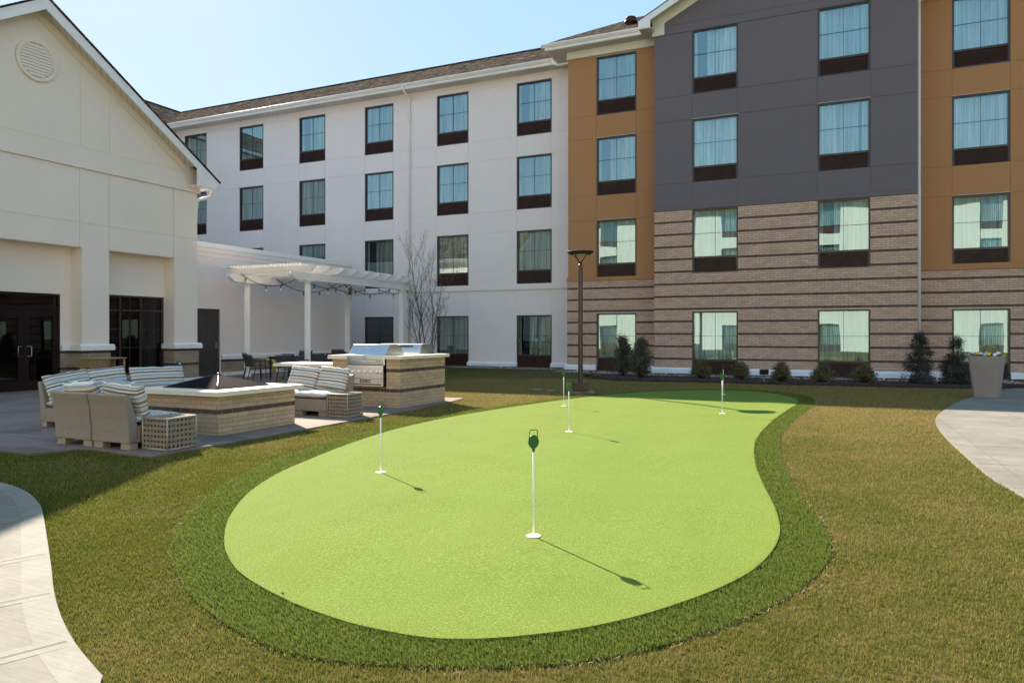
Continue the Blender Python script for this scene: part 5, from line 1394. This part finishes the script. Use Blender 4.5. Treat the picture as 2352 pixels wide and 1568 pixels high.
for sx, hh in ((-.10, .26), (.02, .20), (.10, .29), (.14, .22)):
    p0 = Vector((sx, 0, .05)); m.tube([p0, p0 + Vector((.01, 0, hh))], .004, 5)
    for k_ in range(60): z = .05 + hh * (.3 + .75 * random.random()); leafquad(m, (sx + random.gauss(0, .045), random.gauss(0, .04), z), rv3(.3), .030, 0, .4)
m.build('sprig', plain('sprig_leaf', (.34, .33, .10), .6, var=.3, vs=30), fp, loc=(0, 0, 0))

# ================================================================== SHRUBS AND TREE
def leaf_mats(nm, cols): return [plain(nm + '_%s' % 'abcdef'[i], c, .55, var=.25, vs=25) for i, c in enumerate(cols)]
def shrub(x, y, w, h, n, mats, shape, label, cat, name, ls=.03, stemc=(.06, .04, .03), z0=.06, group=None):
    t = thing(name, label, cat, (x, y, z0), 0, group)
    m = MB(); st = MB(); nst = 12 if shape != 'cone' else 9
    tips = []
    for k_ in range(nst * 9):
        a = random.random() * 2 * PI
        if shape == 'cone': f = random.random() ** 1.35; rr_ = w / 2 * (1.0 - f) ** .62 * random.uniform(.45, 1.35) * (1 if f > .08 else .8); zt = f * h + .05
        elif shape == 'upright': f = random.random(); rr_ = w / 2 * random.uniform(.2, 1.0) * (1 - .75 * max(0, f - .45) / .55) * (.6 + .4 * min(1, f / .3)); zt = h * (.12 + .88 * f)
        else: f = random.random(); el = math.acos(1 - f * .95); lob = 1 + .28 * math.sin(a * 3 + x * 5) + .15 * math.sin(a * 7 + x); rr_ = w / 2 * math.sin(el) * random.uniform(.55, 1.1) * lob; zt = h * (.22 + .75 * math.cos(el)) * random.uniform(.65, 1.18)
        tips.append(Vector((rr_ * math.cos(a), rr_ * math.sin(a), zt)))
    for q in tips: 
        b0 = Vector((q.x * .15, q.y * .15, max(0, q.z - h * .45) if shape != 'ball' else 0)); st.tube([b0, b0.lerp(q, .55) + Vector((0, 0, .02)), q], [.006, .004, .0025], 5)
    for _ in range(n):
        q = random.choice(tips); c = q + Vector((random.gauss(0, 1), random.gauss(0, 1), random.gauss(0, 1.1))) * (w * (.06 if shape == 'cone' else .085)) - Vector((q.x, q.y, 0)) * random.random() * .35
        up = Vector((c.x * 2, c.y * 2, .5)) + rv3() * .6
        leafquad(m, c, up, ls * random.uniform(.6, 1.25), random.choice([0, 0, 1, 1, 2]) if len(mats) > 2 else 0, .42)
    m.v = [(a, b, max(c, .005)) for a, b, c in m.v]
    m.build('foliage', mats, t, loc=(0, 0, 0)); st.build('stems', plain('shrub_stem', stemc, .9) if 'shrub_stem' not in MATS else MATS['shrub_stem'], t, loc=(0, 0, 0)); return t
L_tall = leaf_mats('upright_leaf', [(.05, .062, .025), (.085, .08, .04), (.11, .08, .05)])
L_low = leaf_mats('low_leaf', [(.085, .09, .028), (.145, .105, .035), (.13, .06, .025)])
L_con = leaf_mats('yew_leaf', [(.020, .026, .012), (.036, .034, .020), (.07, .055, .04)])
shrub(-6.89, 24.40, .82, 1.30, 8000, L_tall, 'upright', 'upright dark shrub on the left of the pair by the ochre bay window', 'shrub', 'upright_shrub', .032, group='pair of upright shrubs')
shrub(-6.0, 23.45, .84, 1.26, 8000, L_tall, 'upright', 'upright dark shrub on the right of the pair, nearer the lawn', 'shrub', 'upright_shrub', .032, group='pair of upright shrubs')
lows = [(-4.10, 23.95, .66, .54, 'reddish low shrub under the first charcoal bay window'), (-2.86, 23.75, .54, .52, 'low shrub just left of the floodlight'), (-1.62, 23.3, .56, .50, 'low shrub just right of the floodlight, under the wall outlet'),
        (-.47, 23.5, .64, .44, 'low shrub under the left edge of the right brick bay window'), (.64, 23.75, .60, .50, 'low shrub under the right edge of the right brick bay window')]
for x, y, w, h, lb in lows: shrub(x, y, w, h, 3400, L_low, 'ball', lb, 'shrub', 'low_shrub', .036, group='row of low shrubs in the mulch bed')
shrub(2.10, 23.9, .92, 1.40, 12000, L_con, 'cone', 'dark conical yew in front of the white corner downspout', 'shrub', 'conical_yew', .026, group='pair of conical yews')
shrub(3.05, 24.3, .88, 1.30, 12000, L_con, 'cone', 'dark conical yew half behind the tall planter', 'shrub', 'conical_yew', .026, group='pair of conical yews')
# bare multi-stem tree
tree = thing('bare_tree', 'bare multi stem young tree with thin upright twigs behind the grill island', 'tree', (-15.35, 25.3, 0))
M_bark = plain('bark', (.17, .125, .10), .9, var=.3, vs=20)
trunk = MB(); tw = MB(); rt = random.Random(5)
def grow(p, d, L, r, depth):
    n = 5; pts = [p.copy()]; q = p.copy(); dd = d.copy()
    for i in range(n):
        dd = (dd + Vector((rt.gauss(0, .07), rt.gauss(0, .07), .05))).normalized(); q = q + dd * L / n; pts.append(q.copy())
    rs = [r * (1 - .75 * i / n) for i in range(n + 1)]
    (trunk if depth == 0 else tw).tube(pts, rs, 6 if depth == 0 else 4)
    if depth < 3:
        nb = [13, 6, 3][depth]
        for k_ in range(nb):
            f = rt.uniform(.22, .95); idx = min(n - 1, int(f * n)); bp = pts[idx].lerp(pts[idx + 1], f * n - idx)
            a = rt.random() * 2 * PI; side = Vector((math.cos(a), math.sin(a), 0)); nd = (dd * .75 + side * rt.uniform(.3, .85) + Vector((0, 0, .25))).normalized()
            grow(bp, nd, L * rt.uniform(.28, .48) * (1.1 - .4 * f), max(.003, rs[idx] * .5), depth + 1)
for a, L, o_ in ((100, 5.0, .0), (20, 4.3, .28), (200, 4.0, .30), (320, 3.6, .35), (150, 3.2, .45), (60, 2.6, .6), (250, 3.0, .5)):
    grow(Vector((.10 * math.cos(R(a)), .10 * math.sin(R(a)), 0)), Vector((math.cos(R(a)) * o_ * .6, math.sin(R(a)) * o_ * .6, 1)).normalized(), L, .028, 0)
trunk.build('trunk', M_bark, tree, loc=(0, 0, 0)); tw.build('crown', M_bark, tree, loc=(0, 0, 0))

# ================================================================== SMALL FIXTURES
fl = thing('floodlight', 'black garden floodlight on short post in the mulch bed', 'floodlight', (-2.06, 22.62, .04), YAW)
m = MB(); m.tube([(0, 0, 0), (0, 0, .16)], .03, 10); m.build('post', M_patio, fl, loc=(0, 0, 0))
m = MB(); m.tube([(0, 0, .16), (0, 0, .26)], .014, 8); m.build('bracket', M_black, fl, loc=(0, 0, 0))
m = MB(); m.prism([(-.125, .25), (.125, .25), (.125, .41), (-.125, .41)], lambda a, d, z: (a, d - (z - .3) * .2, z), -.04, .05); bevel(m.build('lamp_head', M_black, fl, loc=(0, 0, 0)), .008)
m = MB(); m.box((-2.02, YG - .03, .23), (-1.80, YG - .001, .37)); m.box((-1.99, YG - .05, .25), (-1.83, YG - .031, .35)); tag(m.build('wall_outlet', M_whitemetal), 'white wall outlet cover low on the brick between the charcoal bay windows', 'outlet')
st_ = thing('path_light', 'short black stake light between the low shrubs on the right', 'path light', (.22, 24.6, .05))
m = MB(); m.tube([(0, 0, 0), (0, 0, .14)], .012, 8); m.build('stake', M_black, st_, loc=(0, 0, 0)); m = MB(); m.lathe([(.03, .12), (.032, .17), (.01, .18)], n=12); m.build('lamp_head', M_black, st_, loc=(0, 0, 0))
sp = thing('spotlight', 'dark cylinder spotlight lying low at the left end of the mulch bed', 'spotlight', (-7.62, 22.9, .0))
m = MB(); m.tube([(0, 0, 0), (0, 0, .12)], .02, 8); m.build('stake', M_black, sp, loc=(0, 0, 0)); m = MB(); m.tube([(-.14, .05, .12), (.12, -.04, .19)], .07, 14); m.build('lamp_head', M_lamp, sp, loc=(0, 0, 0))
print('objects', len(bpy.data.objects))
